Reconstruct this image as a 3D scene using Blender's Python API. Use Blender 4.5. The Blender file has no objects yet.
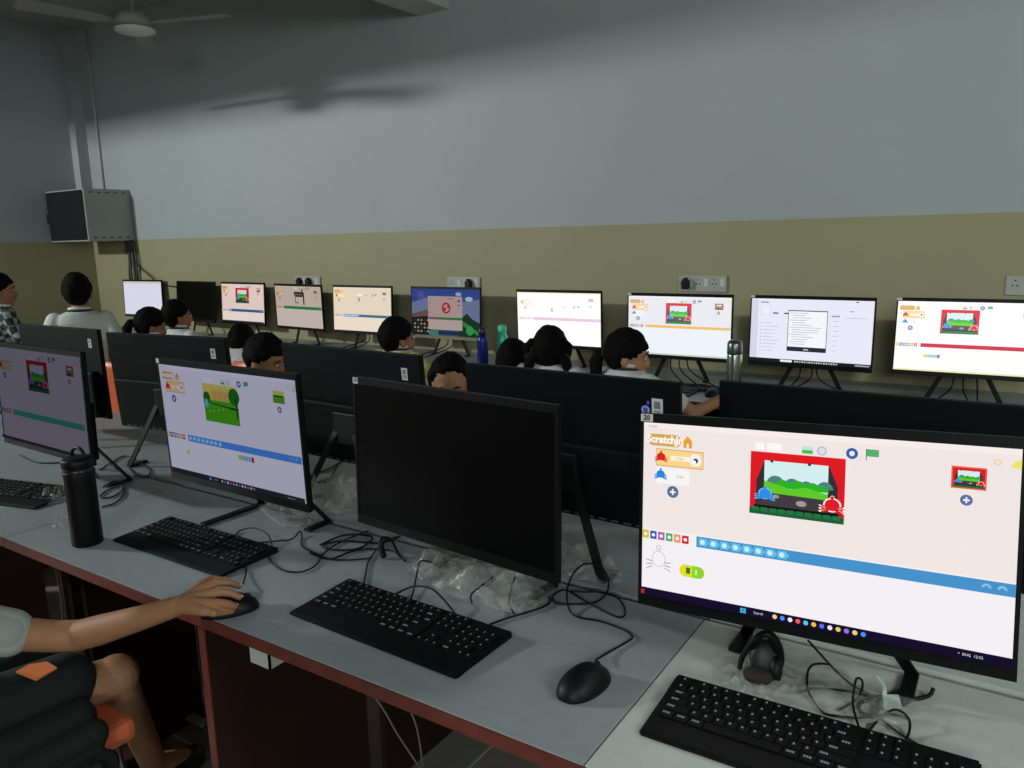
import bpy, bmesh, math, random
from mathutils import Vector, Matrix, noise
C = bpy.context.scene.collection
PI = math.pi
rad = math.radians
V = Vector

# ------------------------------------------------------------------ camera
F = 776.06
YAW, PITCH, ROLL, HC = rad(33.214), rad(10.599), rad(-1.30), 1.466
RV = V((0.83643433, 0.54761322, -0.02230194)); UV_ = V((-0.08243595, 0.16593471, 0.98268509)); FV = V((-0.54183201, 0.82011306, -0.1839365))
CAM = V((0, 0, 1.46624))
def ray(px, py):
    return FV + RV*((px-512)/F) - UV_*((py-384)/F)
def at(px, py, axis, v):
    """turn a pixel into the point where its sight line meets a plane of the room"""
    d = ray(px, py); i = 'xyz'.index(axis)
    return CAM + d*((v-CAM[i])/d[i])
def atd(px, py, D):
    return CAM + ray(px, py)*D

# ------------------------------------------------------------------ materials
def lin(c):
    return tuple(((x/255)/12.92 if x/255 <= .04045 else ((x/255+.055)/1.055)**2.4) for x in c)
MC = {}
def mat(name, col, rough=.5, metal=0, noise_amt=.06, nscale=8, bump=0, bscale=60, spec=.5, alpha=1, trans=0, sheen=0):
    if name in MC: return MC[name]
    m = bpy.data.materials.new(name); m.use_nodes = True
    nt = m.node_tree; b = nt.nodes['Principled BSDF']
    c = lin(col)
    tc = nt.nodes.new('ShaderNodeTexCoord')
    n = nt.nodes.new('ShaderNodeTexNoise'); n.inputs['Scale'].default_value = nscale; n.inputs['Detail'].default_value = 4
    nt.links.new(tc.outputs['Object'], n.inputs['Vector'])
    r = nt.nodes.new('ShaderNodeValToRGB')
    r.color_ramp.elements[0].position = .3; r.color_ramp.elements[1].position = .7
    r.color_ramp.elements[0].color = (*[x*(1-noise_amt) for x in c], 1)
    r.color_ramp.elements[1].color = (*[min(1, x*(1+noise_amt)) for x in c], 1)
    nt.links.new(n.outputs['Fac'], r.inputs['Fac']); nt.links.new(r.outputs['Color'], b.inputs['Base Color'])
    b.inputs['Roughness'].default_value = rough; b.inputs['Metallic'].default_value = metal
    b.inputs['Specular IOR Level'].default_value = spec
    b.inputs['Alpha'].default_value = alpha
    b.inputs['Transmission Weight'].default_value = trans
    if bump:
        n2 = nt.nodes.new('ShaderNodeTexNoise'); n2.inputs['Scale'].default_value = bscale
        nt.links.new(tc.outputs['Object'], n2.inputs['Vector'])
        bp = nt.nodes.new('ShaderNodeBump'); bp.inputs['Strength'].default_value = bump; bp.inputs['Distance'].default_value = .004
        nt.links.new(n2.outputs['Fac'], bp.inputs['Height']); nt.links.new(bp.outputs['Normal'], b.inputs['Normal'])
    MC[name] = m
    return m
def glow(col, s=1.0):
    key = ('glow', tuple(col), round(s, 3))
    if key in MC: return MC[key]
    m = bpy.data.materials.new('screen_light'); m.use_nodes = True
    nt = m.node_tree; nt.nodes.clear()
    e = nt.nodes.new('ShaderNodeEmission'); o = nt.nodes.new('ShaderNodeOutputMaterial')
    e.inputs['Color'].default_value = (*lin(col), 1); e.inputs['Strength'].default_value = s
    nt.links.new(e.outputs[0], o.inputs[0]); MC[key] = m
    return m

# ------------------------------------------------------------------ mesh helpers
def obj(name, bm, m, parent=None, smooth=False, loc=None, world=False):
    me = bpy.data.meshes.new(name)
    if world and parent is not None:
        bm.transform(parent.matrix_basis.inverted())
    bm.normal_update(); bm.to_mesh(me); bm.free()
    for x in (m if isinstance(m, (list, tuple)) else [m]): me.materials.append(x)
    if smooth:
        for p in me.polygons: p.use_smooth = True
    o = bpy.data.objects.new(name, me); C.objects.link(o)
    if parent is not None: o.parent = parent
    if loc is not None: o.location = loc
    return o
def tag(o, label=None, cat=None, group=None, kind=None):
    if label: o['label'] = label
    if cat: o['category'] = cat
    if group: o['group'] = group
    if kind: o['kind'] = kind
    return o
def thing(name, label, cat, loc=(0, 0, 0), rz=0, group=None):
    o = bpy.data.objects.new(name, None); C.objects.link(o); o.empty_display_size = .1
    o.location = loc; o.rotation_euler = (0, 0, rz)
    o.matrix_basis = Matrix.Translation(V(loc)) @ Matrix.Rotation(rz, 4, 'Z')
    return tag(o, label, cat, group)
def struct(name, bm, m, label=None):
    o = obj(name, bm, m); o['kind'] = 'structure'
    if label: o['label'] = label
    return o
def B(): return bmesh.new()
def box(bm, x0, x1, y0, y1, z0, z1, mi=0, bev=0, M=None):
    r = bmesh.ops.create_cube(bm, size=1)
    vs = r['verts']
    for v in vs:
        v.co = V(((x0+x1)/2+v.co.x*(x1-x0), (y0+y1)/2+v.co.y*(y1-y0), (z0+z1)/2+v.co.z*(z1-z0)))
    fs = list({f for v in vs for f in v.link_faces})
    for f in fs: f.material_index = mi
    if bev:
        es = list({e for v in vs for e in v.link_edges})
        rr = bmesh.ops.bevel(bm, geom=es, offset=bev, segments=2, affect='EDGES', profile=.6)
        vs = list({v for f in rr['faces'] for v in f.verts} | {v for v in vs if v.is_valid})
        for f in rr['faces']: f.material_index = mi
    if M is not None:
        for v in vs: v.co = M @ v.co
    return bm
def tube(bm, pts, r, seg=8, smooth_n=0, mi=0, cap=True):
    """a round tube through pts; r a number or one radius per point"""
    P = [V(p) for p in pts]; R = list(r) if isinstance(r, (list, tuple)) else [r]*len(P)
    if smooth_n:
        Q = []; S = []
        for i in range(len(P)-1):
            p0 = P[max(i-1, 0)]; p1 = P[i]; p2 = P[i+1]; p3 = P[min(i+2, len(P)-1)]
            for k in range(smooth_n):
                t = k/smooth_n
                Q.append(.5*((2*p1)+(-p0+p2)*t+(2*p0-5*p1+4*p2-p3)*t*t+(-p0+3*p1-3*p2+p3)*t**3))
                S.append(R[i]*(1-t)+R[i+1]*t)
        Q.append(P[-1]); S.append(R[-1]); P, R = Q, S
    rings = []; up = None
    for i, p in enumerate(P):
        t = (P[min(i+1, len(P)-1)]-P[max(i-1, 0)])
        if t.length < 1e-9: t = V((0, 0, 1))
        t.normalize()
        if up is None: up = t.orthogonal().normalized()
        up = (up-t*up.dot(t))
        up = up.normalized() if up.length > 1e-6 else t.orthogonal().normalized()
        s = t.cross(up)
        rings.append([bm.verts.new(p+(up*math.cos(a)+s*math.sin(a))*R[i]) for a in [2*PI*k/seg for k in range(seg)]])
    for a, b in zip(rings, rings[1:]):
        for k in range(seg):
            f = bm.faces.new((a[k], a[(k+1) % seg], b[(k+1) % seg], b[k])); f.material_index = mi; f.smooth = True
    if cap:
        f = bm.faces.new(rings[0][::-1]); f.material_index = mi
        f = bm.faces.new(rings[-1]); f.material_index = mi
    return bm
def ball(bm, c, r, seg=12, rot=None, mi=0):
    """ellipsoid: r a number or (rx, ry, rz)"""
    rr = r if isinstance(r, (list, tuple)) else (r, r, r)
    res = bmesh.ops.create_uvsphere(bm, u_segments=seg, v_segments=max(6, seg*2//3), radius=1)
    for v in res['verts']:
        p = V((v.co.x*rr[0], v.co.y*rr[1], v.co.z*rr[2]))
        if rot is not None: p = rot @ p
        v.co = V(c)+p
    for f in {f for v in res['verts'] for f in v.link_faces}: f.material_index = mi; f.smooth = True
    return res['verts']
def limb(bm, pts, rs, seg=12):
    """capsule chain, to be fused by a voxel remesh"""
    tube(bm, pts, rs, seg)
    for p, r in zip(pts, rs): ball(bm, p, r, seg)
def lathe(bm, prof, seg=24, c=(0, 0, 0), mi=0):
    rings = []
    for r, z in prof:
        rings.append([bm.verts.new((c[0]+r*math.cos(2*PI*k/seg), c[1]+r*math.sin(2*PI*k/seg), c[2]+z)) for k in range(seg)])
    for a, b in zip(rings, rings[1:]):
        for k in range(seg):
            f = bm.faces.new((a[k], a[(k+1) % seg], b[(k+1) % seg], b[k])); f.smooth = True; f.material_index = mi
    f = bm.faces.new(rings[0][::-1]); f.material_index = mi
    f = bm.faces.new(rings[-1]); f.material_index = mi
    return bm
def loft(bm, secs, seg=20):
    """secs: (centre, rx, ry) horizontal ellipses, super-elliptic, closed"""
    rings = []
    for c, rx, ry in secs:
        ring = []
        for k in range(seg):
            a = 2*PI*k/seg; ca, sa = math.cos(a), math.sin(a)
            ex = .8
            ring.append(bm.verts.new((c[0]+rx*abs(ca)**ex*(1 if ca > 0 else -1), c[1]+ry*abs(sa)**ex*(1 if sa > 0 else -1), c[2])))
        rings.append(ring)
    for a, b in zip(rings, rings[1:]):
        for k in range(seg):
            f = bm.faces.new((a[k], a[(k+1) % seg], b[(k+1) % seg], b[k])); f.smooth = True
    bm.faces.new(rings[0][::-1]); bm.faces.new(rings[-1])
    return bm
def remesh(o, vox, smooth=3):
    m = o.modifiers.new('fuse', 'REMESH'); m.mode = 'VOXEL'; m.voxel_size = vox; m.use_smooth_shade = True
    if smooth:
        s = o.modifiers.new('relax', 'SMOOTH'); s.factor = .5; s.iterations = smooth
    return o
def poly(bm, pts, mi=0):
    f = bm.faces.new([bm.verts.new(p) for p in pts]); f.material_index = mi
    return f
TXT = {}
def text_bm(bm, s, size, M, mi=0, extr=0.0, bold=0):
    cu = bpy.data.curves.new('lettering', 'FONT'); cu.body = s; cu.size = size; cu.align_x = 'CENTER'; cu.align_y = 'CENTER'
    cu.offset = bold; cu.extrude = extr; cu.resolution_u = 2
    o = bpy.data.objects.new('lettering', cu); C.objects.link(o)
    me = o.to_mesh()
    n0 = len(bm.verts)
    vs = [bm.verts.new(M @ v.co) for v in me.vertices]
    for p in me.polygons:
        try:
            f = bm.faces.new([vs[i] for i in p.vertices]); f.material_index = mi
        except ValueError: pass
    o.to_mesh_clear(); bpy.data.objects.remove(o); bpy.data.curves.remove(cu)

# ------------------------------------------------------------------ the room
YW, XL, XR, YF, CZ, DADO = 4.018, -7.30, 2.6, -3.6, 3.36, 1.53
def wall_mat():
    m = bpy.data.materials.new('two_tone_wall_paint'); m.use_nodes = True
    nt = m.node_tree; b = nt.nodes['Principled BSDF']; L = nt.links.new
    g = nt.nodes.new('ShaderNodeNewGeometry'); s = nt.nodes.new('ShaderNodeSeparateXYZ'); L(g.outputs['Position'], s.inputs[0])
    nz = nt.nodes.new('ShaderNodeTexNoise'); nz.inputs['Scale'].default_value = 1.3; nz.inputs['Detail'].default_value = 5; L(g.outputs['Position'], nz.inputs['Vector'])
    fine = nt.nodes.new('ShaderNodeTexNoise'); fine.inputs['Scale'].default_value = 22; fine.inputs['Detail'].default_value = 3; L(g.outputs['Position'], fine.inputs['Vector'])
    w = nt.nodes.new('ShaderNodeMath'); w.operation = 'MULTIPLY_ADD'; w.inputs[1].default_value = .006; L(fine.outputs['Fac'], w.inputs[0]); L(s.outputs['Z'], w.inputs[2])
    gt = nt.nodes.new('ShaderNodeMath'); gt.operation = 'GREATER_THAN'; gt.inputs[1].default_value = DADO+.003; L(w.outputs[0], gt.inputs[0])
    def ramp(a, c):
        r = nt.nodes.new('ShaderNodeValToRGB'); r.color_ramp.elements[0].position = .35; r.color_ramp.elements[1].position = .65
        r.color_ramp.elements[0].color = (*lin(a), 1); r.color_ramp.elements[1].color = (*lin(c), 1); L(nz.outputs['Fac'], r.inputs['Fac']); return r
    lo = ramp((150, 147, 114), (155, 152, 119)); up = ramp((157, 167, 168), (162, 172, 173))
    mx = nt.nodes.new('ShaderNodeMix'); mx.data_type = 'RGBA'; L(gt.outputs[0], mx.inputs['Factor']); L(lo.outputs['Color'], mx.inputs['A']); L(up.outputs['Color'], mx.inputs['B'])
    L(mx.outputs['Result'], b.inputs['Base Color'])
    b.inputs['Roughness'].default_value = .55; b.inputs['Specular IOR Level'].default_value = .3
    bp = nt.nodes.new('ShaderNodeBump'); bp.inputs['Strength'].default_value = .12; bp.inputs['Distance'].default_value = .01
    L(nz.outputs['Fac'], bp.inputs['Height']); L(bp.outputs['Normal'], b.inputs['Normal'])
    return m
def floor_mat():
    m = bpy.data.materials.new('grey_floor_tile'); m.use_nodes = True
    nt = m.node_tree; b = nt.nodes['Principled BSDF']; L = nt.links.new
    g = nt.nodes.new('ShaderNodeNewGeometry')
    br = nt.nodes.new('ShaderNodeTexBrick'); br.offset = 0; br.inputs['Scale'].default_value = 1
    br.inputs['Brick Width'].default_value = .6; br.inputs['Row Height'].default_value = .6; br.inputs['Mortar Size'].default_value = .004
    br.inputs['Color1'].default_value = (*lin((150, 150, 146)), 1); br.inputs['Color2'].default_value = (*lin((142, 142, 138)), 1); br.inputs['Mortar'].default_value = (*lin((215, 212, 200)), 1)
    L(g.outputs['Position'], br.inputs['Vector'])
    nz = nt.nodes.new('ShaderNodeTexNoise'); nz.inputs['Scale'].default_value = 14; nz.inputs['Detail'].default_value = 6; L(g.outputs['Position'], nz.inputs['Vector'])
    mx = nt.nodes.new('ShaderNodeMix'); mx.data_type = 'RGBA'; mx.blend_type = 'MULTIPLY'; mx.inputs['Factor'].default_value = .5
    L(br.outputs['Color'], mx.inputs['A']); L(nz.outputs['Color'], mx.inputs['B']); L(mx.outputs['Result'], b.inputs['Base Color'])
    b.inputs['Roughness'].default_value = .35
    return m
WM = wall_mat()
T = .15
struct('floor', box(B(), XL-T, XR+T, YF-T, YW+T, -.1, 0), floor_mat())
struct('ceiling', box(B(), XL-T, XR+T, YF-T, YW+T, CZ, CZ+.15), mat('ceiling_white', (150, 152, 150), .8, nscale=2))
struct('wall_back', box(B(), XL-T, XR+T, YW, YW+T, 0, CZ), WM)
struct('wall_left', box(B(), XL-T, XL, YF, YW, 0, CZ), WM)
struct('wall_right', box(B(), XR, XR+T, YF, YW, 0, CZ), WM)
struct('wall_front', box(B(), XL, XR, YF-T, YF, 0, CZ), WM)
cm = mat('beam_white', (185, 187, 186), .7, nscale=2)
struct('trim_1', box(B(), -3.29, -3.05, YF, YW, 2.84, CZ), cm, 'white ceiling beam running out over the room from the back wall')
struct('trim_2', box(B(), -7.3, 2.6, .35, .60, 2.80, CZ), cm, 'added white cross beam out of view, shading the upper back wall')  # unseen beam, added to darken the top of the back wall
struct('trim_3', box(B(), -7.3, -7.2, 3.92, YW, 2.0, CZ), WM, 'narrow painted pipe casing in the back left corner')

# ------------------------------------------------------------------ desks
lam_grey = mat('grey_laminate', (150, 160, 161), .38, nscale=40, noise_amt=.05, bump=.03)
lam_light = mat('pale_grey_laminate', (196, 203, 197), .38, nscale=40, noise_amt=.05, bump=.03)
lam_mid = mat('worn_grey_laminate', (140, 148, 149), .4, nscale=30, noise_amt=.06, bump=.03)
redw = mat('red_brown_edge_band', (108, 54, 45), .5, spec=.3, nscale=25, noise_amt=.15)
brownp = mat('dark_brown_board', (52, 34, 29), .7, spec=.12, nscale=6, noise_amt=.2)
white_pl = mat('white_plastic', (200, 203, 198), .45)
def desk(x0, x1, yf, yb, top, label, group, clips=()):
    """yf: the sitting edge, yb: the far edge (yb may be smaller than yf)"""
    t = thing('computer_desk', label, 'desk', ((x0+x1)/2, (yf+yb)/2, 0), 0, group)
    cx, cy = (x0+x1)/2, (yf+yb)/2; s = 1 if yb > yf else -1
    hw = (x1-x0)/2-.0015; a, b = yf-cy, yb-cy
    lo, hi = sorted((a+s*.003, b-s*.001))
    obj('tabletop', box(B(), -hw, hw, lo, hi, .728, .75, bev=.001), top, t)
    lo, hi = sorted((a, a+s*.003))
    obj('edge_band', box(B(), -hw, hw, lo-.001, hi, .7255, .7485), redw, t)
    for sx in (-hw+.04, hw-.04) if x1-x0 < 1.2 else (-hw+.035, -.068, hw-.035):
        off = .03 if abs(sx+.068) < .01 else .16
        lo, hi = sorted((a+s*off, b-s*.02)); bm = box(B(), sx-.009, sx+.009, lo, hi, 0, .728)
        pn = obj('side_panel', bm, brownp, t)
        lo, hi = sorted((a+s*(off-.003), a+s*off))
        obj('panel_edge', box(B(), sx-.0105, sx+.0105, lo, hi, 0, .727), redw if abs(sx+.068) < .01 else mat('dark_panel_edge', (26, 18, 16), .9, spec=.05), pn)
    lo, hi = sorted((b-s*.05, b-s*.068))
    obj('modesty_panel', box(B(), -hw+.012, hw-.012, lo, hi, .46, .727), brownp, t)
    return t
XS = (-5.42, -3.765, -2.11, -.4545, 1.20)
words = ['leftmost', 'second from left', 'grey middle', 'pale right-hand']
for i in range(4):
    nm = ['far-left grey computer desk of the near row, partly outside the frame', 'grey computer desk of the near row under the left keyboard', 'grey computer desk with red-brown edge holding the switched-off black screen', 'pale grey computer desk under the big bright screen, lighter than its neighbours'][i]
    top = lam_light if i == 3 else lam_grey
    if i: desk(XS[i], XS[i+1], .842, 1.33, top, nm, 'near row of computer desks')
for i in range(4):
    nm = ['far half desk behind the leftmost screen backs', 'grey half desk behind the near row, under the left screen backs', 'half desk behind the switched-off screen, under the middle screen backs', 'half desk behind the big bright screen, under the rightmost screen back'][i]
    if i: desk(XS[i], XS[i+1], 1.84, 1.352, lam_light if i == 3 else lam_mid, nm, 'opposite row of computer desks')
XW = (-7.0, -5.4, -3.8, -2.2, -.6, 1.0)
for i in range(5):
    nm = ['wall desk in the far left corner under the blank white screen', 'wall desk left of centre under two small bright screens', 'wall desk under the desktop-picture screen with the blue bottle', 'wall desk under the pink-striped and yellow-striped screens, girls sitting at it', 'rightmost wall desk under the red-striped screen'][i]
    desk(XW[i], XW[i+1], 3.2, YW-.004, lam_mid, nm, 'row of desks along the back wall')
# white bracket under the near desk edge
bm = box(B(), -.028, .028, -.002, .002, -.055, 0); box(bm, .024, .028, -.002, .06, -.055, 0); box(bm, -.028, .028, 0, .06, -.003, 0)
t = obj('corner_bracket', bm, white_pl, loc=(-1.165, .868, .7275)); tag(t, 'small white corner bracket under the red-brown desk edge', 'bracket')

# ------------------------------------------------------------------ screens
MW, MH, SW, SH, CH = .54, .325, .528, .290, .020   # panel, display, chin
black_pl = mat('black_plastic', (14, 14, 15), .5, spec=.25)
bezel_pl = mat('dark_bezel_plastic', (11, 12, 13), .45, spec=.2)
back_pl = mat('navy_black_back_plastic', (6, 8, 11), .6, spec=.12, bump=.05, bscale=300)
off_gl = mat('switched_off_screen_glass', (3, 4, 4), .35, spec=.12)
label_w = mat('white_sticker', (205, 206, 204), .6); ink = mat('black_ink', (20, 20, 22), .6)
blue_ink = mat('blue_sticker', (60, 90, 200), .5)
class Screen:
    """draws the picture on a display: u to the right, v down, both 0..1"""
    def __init__(s, M, k=1.0, tint=(1, 1, 1), wash=0):
        s.wash = wash
        s.bm = B(); s.M = M; s.k = k; s.tint = tint; s.mats = []; s.lay = 0
    def mi(s, col):
        c = tuple(int(min(255, (a*(1-s.wash)+255*s.wash)*b)) for a, b in zip(col, s.tint)); m = glow(c, s.k)
        if m not in s.mats: s.mats.append(m)
        return s.mats.index(m)
    def P(s, u, v): return s.M @ V((-SW/2+u*SW, -.0008-s.lay*.00004, CH+SH*(1-v)))
    def poly(s, pts, col):
        s.lay += 1; poly(s.bm, [s.P(u, v) for u, v in pts], s.mi(col))
    def rect(s, u0, v0, u1, v1, col): s.poly([(u0, v1), (u1, v1), (u1, v0), (u0, v0)], col)
    def disc(s, u, v, r, col, n=16, ry=None, a0=0, a1=2*PI):
        ry = ry or r
        s.poly([(u+r*SH/SW*math.cos(-a0-(a1-a0)*k/n), v-ry*math.sin(-a0-(a1-a0)*k/n)) for k in range(n if a1-a0 > 6.2 else n+1)][::-1], col)
    def text(s, t, u, v, h, col, bold=0):
        s.lay += 1; p = s.P(u, v)
        M = Matrix.Translation(p) @ s.M.to_3x3().to_4x4() @ Matrix.Rotation(PI/2, 4, 'X')
        text_bm(s.bm, t, h*SH*1.35, M, s.mi(col), bold=bold)
    def crab(s, u, v, r, col, outline=None):
        R = lambda x: r*x*SH/SW
        for c, g in (((outline, 1.22),) if outline else ())+((col, 1),):
            q = r*g
            s.disc(u, v, q, c, ry=q*.85)
            for sx in (-1, 1):
                for k in range(3):
                    s.poly([(u+sx*R(.5), v+r*(.2+.2*k)), (u+sx*R(1.5*g), v+r*(.1+.42*k)), (u+sx*R(1.35*g), v+r*(.32+.42*k)), (u+sx*R(.4), v+r*(.45+.2*k))], c)
            s.disc(u, v-r*1.05, r*.25*g, c)
    def stage(s, u0, v0, u1, v1, crabs=True):
        X = lambda a: u0+(u1-u0)*a
        Y = lambda b: v0+(v1-v0)*b
        s.rect(u0, v0, u1, v1, (222, 28, 38))
        s.poly([(X(.15), Y(.14)), (X(.07), Y(.45)), (X(.06), Y(.9)), (X(.93), Y(.9)), (X(.93), Y(.45)), (X(.84), Y(.14))][::-1], (52, 48, 52))
        s.rect(X(.155), Y(.13), X(.83), Y(.62), (212, 238, 240))
        for a, r in ((.28, .14), (.46, .12), (.61, .1), (.8, .12)): s.disc(X(a), Y(.50), r*(v1-v0), (82, 128, 128), a0=PI, a1=2*PI, n=10)
        for a, r in ((.235, .075), (.36, .13), (.52, .14), (.67, .13), (.77, .1)): s.disc(X(a), Y(.545), r*(v1-v0), (44, 178, 40), a0=PI, a1=2*PI, n=10)
        s.poly([(X(.155), Y(.45)), (X(.3), Y(.5)), (X(.45), Y(.55)), (X(.6), Y(.5)), (X(.83), Y(.57)), (X(.83), Y(.7)), (X(.155), Y(.7))][::-1], (96, 202, 42))
        s.poly([(X(.155), Y(.64)), (X(.83), Y(.66)), (X(.93), Y(.9)), (X(.06), Y(.9))][::-1], (66, 60, 66))
        s.disc(X(.29), Y(.69), .05*(v1-v0), (150, 146, 142), ry=.03*(v1-v0)); s.disc(X(.56), Y(.76), .08*(v1-v0), (160, 152, 150), ry=.045*(v1-v0))
        for a in (.22, .62): s.rect(X(a), Y(.12), X(a+.03), Y(.155), (30, 30, 32))
        s.rect(X(.05), Y(.85), X(.95), Y(.9), (24, 22, 24))
        s.rect(u0, Y(.9), u1, v1, (28, 96, 56))
        for k in range(10): s.rect(X(.03+.095*k), Y(.885), X(.105+.095*k), Y(.95), (38, 116, 66))
        if crabs:
            s.crab(X(.17), Y(.66), .075*(v1-v0)*1.2, (50, 140, 226), (120, 180, 235)); s.crab(X(.88), Y(.72), .09*(v1-v0)*1.2, (226, 30, 40), (250, 240, 235))
    def finish(s, parent):
        o = obj('screen', s.bm, s.mats, parent); return o
def task_bar(s, col=(22, 16, 44), v=.952, dim=1):
    s.rect(0, v, 1, 1, col)
    cols = [(240, 210, 120), (60, 150, 240), (230, 230, 235), (240, 90, 80), (80, 200, 240), (250, 190, 60), (90, 110, 230), (230, 230, 235), (240, 200, 80), (150, 120, 230)]
    c = (v+1)/2
    for k in range(4): s.rect(.322+.009*(k % 2), c-.012+.014*(k//2), .3295+.009*(k % 2), c+.0+.014*(k//2), (70, 180, 250))
    s.text('Search', .375, c, .014, (215, 215, 225))
    for k in range(12):
        s.disc(.422+.0215*k, c, .0125, cols[k % 10], n=8)
    s.text('^  ENG  12:52', .91, c, .013, (220, 220, 225)); s.rect(.006, c-.012, .018, c+.014, (170, 40, 40))
def jr_ui(s, bg=(240, 231, 229), low=(244, 240, 243), band=(72, 146, 204), bv=(.612, .672), stage='stage', st=(.338, .112, .597, .445), detail=True, blocks=8, logo=True, bar=True, cards=2):
    s.rect(0, 0, 1, 1, low); s.rect(0, 0, 1, bv[0], bg); s.rect(0, 0, 1, .03, tuple(min(255, c+6) for c in bg))
    if logo:
        s.disc(.03, .095, .03, (214, 168, 86), ry=.034); s.disc(.107, .097, .03, (214, 168, 86), ry=.034); s.rect(.03, .062, .107, .13, (214, 168, 86))
        if detail:
            s.text('ScratchJr', .0685, .0935, .043, (250, 246, 240), bold=.0008)
            s.text('ScratchJr', .03, .020, .011, (90, 90, 95))
        s.poly([(.131, .13), (.131, .09), (.144, .062), (.158, .09), (.158, .13)], (236, 160, 40)); s.rect(.141, .105, .148, .13, (250, 240, 230))
    s.rect(.043, .145, .195, .243, (208, 140, 44)); s.rect(.0445, .149, .1935, .239, (250, 214, 134))
    s.crab(.059, .19, .026, (216, 36, 36)); s.rect(.091, .18, .152, .206, (250, 244, 230)); s.disc(.170, .194, .036, (240, 240, 240)); s.disc(.171, .197, .014, (50, 50, 54)); s.disc(.167, .204, .01, (250, 250, 250))
    if cards == 2:
        s.rect(.045, .252, .152, .343, (247, 245, 244)); s.crab(.059, .29, .026, (44, 136, 216)); s.text('Crab', .121, .295, .016, (140, 140, 146))
        pv = .385
    else: pv = .30
    s.text('Crab', .121, .193, .014, (140, 130, 110)) if detail else None
    s.disc(.100, pv, .034, (84, 112, 150)); s.rect(.0905, pv-.004, .1095, pv+.005, (245, 245, 248)); s.rect(.0975, pv-.017, .1025, pv+.018, (245, 245, 248))
    u0, v0, u1, v1 = st
    tv = v0-.03
    s.rect(u0+.012, tv-.02, u0+.037, tv+.02, (250, 248, 247)); s.rect(u0+.045, tv-.02, u0+.087, tv+.02, (250, 248, 247))
    s.rect(u0+.143, tv-.018, u0+.172, tv+.006, (190, 226, 232)); s.rect(u0+.143, tv+.002, u0+.172, tv+.02, (76, 190, 60))
    s.disc(u0+.196, tv, .024, (186, 190, 205)); s.disc(u0+.196, tv, .017, (222, 224, 232))
    s.disc(u0+.274, tv, .028, (58, 96, 166)); s.disc(u0+.274, tv, .013, (230, 236, 246))
    s.rect(u0+.309, tv-.028, u0+.311, tv+.03, (50, 100, 84)); s.rect(u0+.311, tv-.028, u0+.341, tv+.008, (86, 176, 112))
    if stage == 'stage': s.stage(*st)
    elif stage == 'park':
        X = lambda a: u0+(u1-u0)*a
        Y = lambda b: v0+(v1-v0)*b
        s.rect(u0, v0, u1, v1, (226, 214, 96)); s.rect(X(.25), Y(.18), X(.8), Y(.42), (206, 176, 76))
        for k in range(5): s.rect(X(.28+.1*k), Y(.1+.03*(k % 2)), X(.34+.1*k), Y(.42), (222, 184, 104))
        s.rect(u0, Y(.42), u1, v1, (74, 176, 22)); s.poly([(u0, Y(.46)), (u1, Y(.56)), (u1, Y(.62)), (u0, Y(.5))], (34, 110, 30))
        s.disc(X(.9), Y(.26), .22*(v1-v0), (24, 120, 28)); s.disc(X(.1), Y(.36), .15*(v1-v0), (24, 112, 28)); s.rect(X(.93), Y(.3), X(.97), Y(.82), (40, 66, 34)); s.rect(X(.76), Y(.55), X(.97), Y(.6), (34, 60, 40))
        s.disc(X(.08), Y(.52), .07*(v1-v0), (120, 190, 214), ry=.12*(v1-v0))
        for k in range(4): s.disc(X(.14+.14*k), Y(.74-.04*k), .022*(v1-v0), (200, 226, 160), n=8)
    elif stage == 'sketch':
        X = lambda a: u0+(u1-u0)*a
        Y = lambda b: v0+(v1-v0)*b
        for k in range(5): s.disc(X(.12+.17*k), Y(.28+.05*(k % 2)), .14*(v1-v0), (40, 38, 40), n=8)
        s.rect(X(.1), Y(.15), X(.8), Y(.5), (60, 56, 58))
        for k in range(4): s.disc(X(.2+.17*k), Y(.33), .05*(v1-v0), (190, 180, 178), n=8)
        s.rect(X(.1), Y(.5), X(.15), Y(.92), (50, 46, 48)); s.rect(X(.82), Y(.2), X(.93), Y(1.02), (36, 34, 36)); s.rect(X(.15), Y(.86), X(.4), Y(.92), (80, 76, 78)); s.disc(X(.78), Y(.06), .09*(v1-v0), (40, 38, 40), n=8)
    elif stage == 'dot':
        s.disc((u0+u1)/2, (v0+v1)/2, .03, (150, 130, 130), ry=.05)
    # page thumbnails
    if stage == 'stage': s.rect(.850, .098, .928, .202, (236, 96, 66)); s.stage(.8535, .105, .9245, .195, True)
    elif stage == 'park': s.rect(.85, .1, .925, .2, (210, 214, 96)); s.rect(.85, .14, .925, .2, (84, 166, 40)); s.rect(.858, .135, .918, .15, (30, 100, 30))
    else: s.rect(.86, .1, .92, .16, (120, 110, 110))
    s.disc(.886, .252, .026, (96, 112, 160)); s.rect(.8785, .248, .8935, .256, (240, 240, 246)); s.rect(.884, .238, .888, .266, (240, 240, 246))
    s.disc(.95, .065, .015, (240, 214, 150)); s.disc(.95, .065, .009, bg); s.poly([(.978, .082), (1, .09), (1, .045), (.985, .055)], (240, 226, 110))
    # category buttons and the block strip
    cc = [(222, 190, 60), (44, 92, 176), (176, 92, 186), (74, 176, 100), (240, 150, 90), (212, 36, 44)]
    bm_ = (bv[0]+bv[1])/2
    for k in range(6):
        s.rect(.006+.0262*k, bm_-.023, .0275+.0262*k, bm_+.023, cc[k]); s.disc(.0168+.0262*k, bm_, .011, (250, 244, 240), n=6)
    s.rect(.183, bv[0], 1, bv[1], band)
    for k in range(blocks):
        s.rect(.190+.0335*k, bm_-.022, .215+.0335*k, bm_+.02, (96, 192, 232)); s.disc(.2155+.0335*k, bm_, .012, (96, 192, 232), n=8); s.disc(.202+.0335*k, bm_-.001, .0145, (208, 236, 246), n=8)
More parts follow.
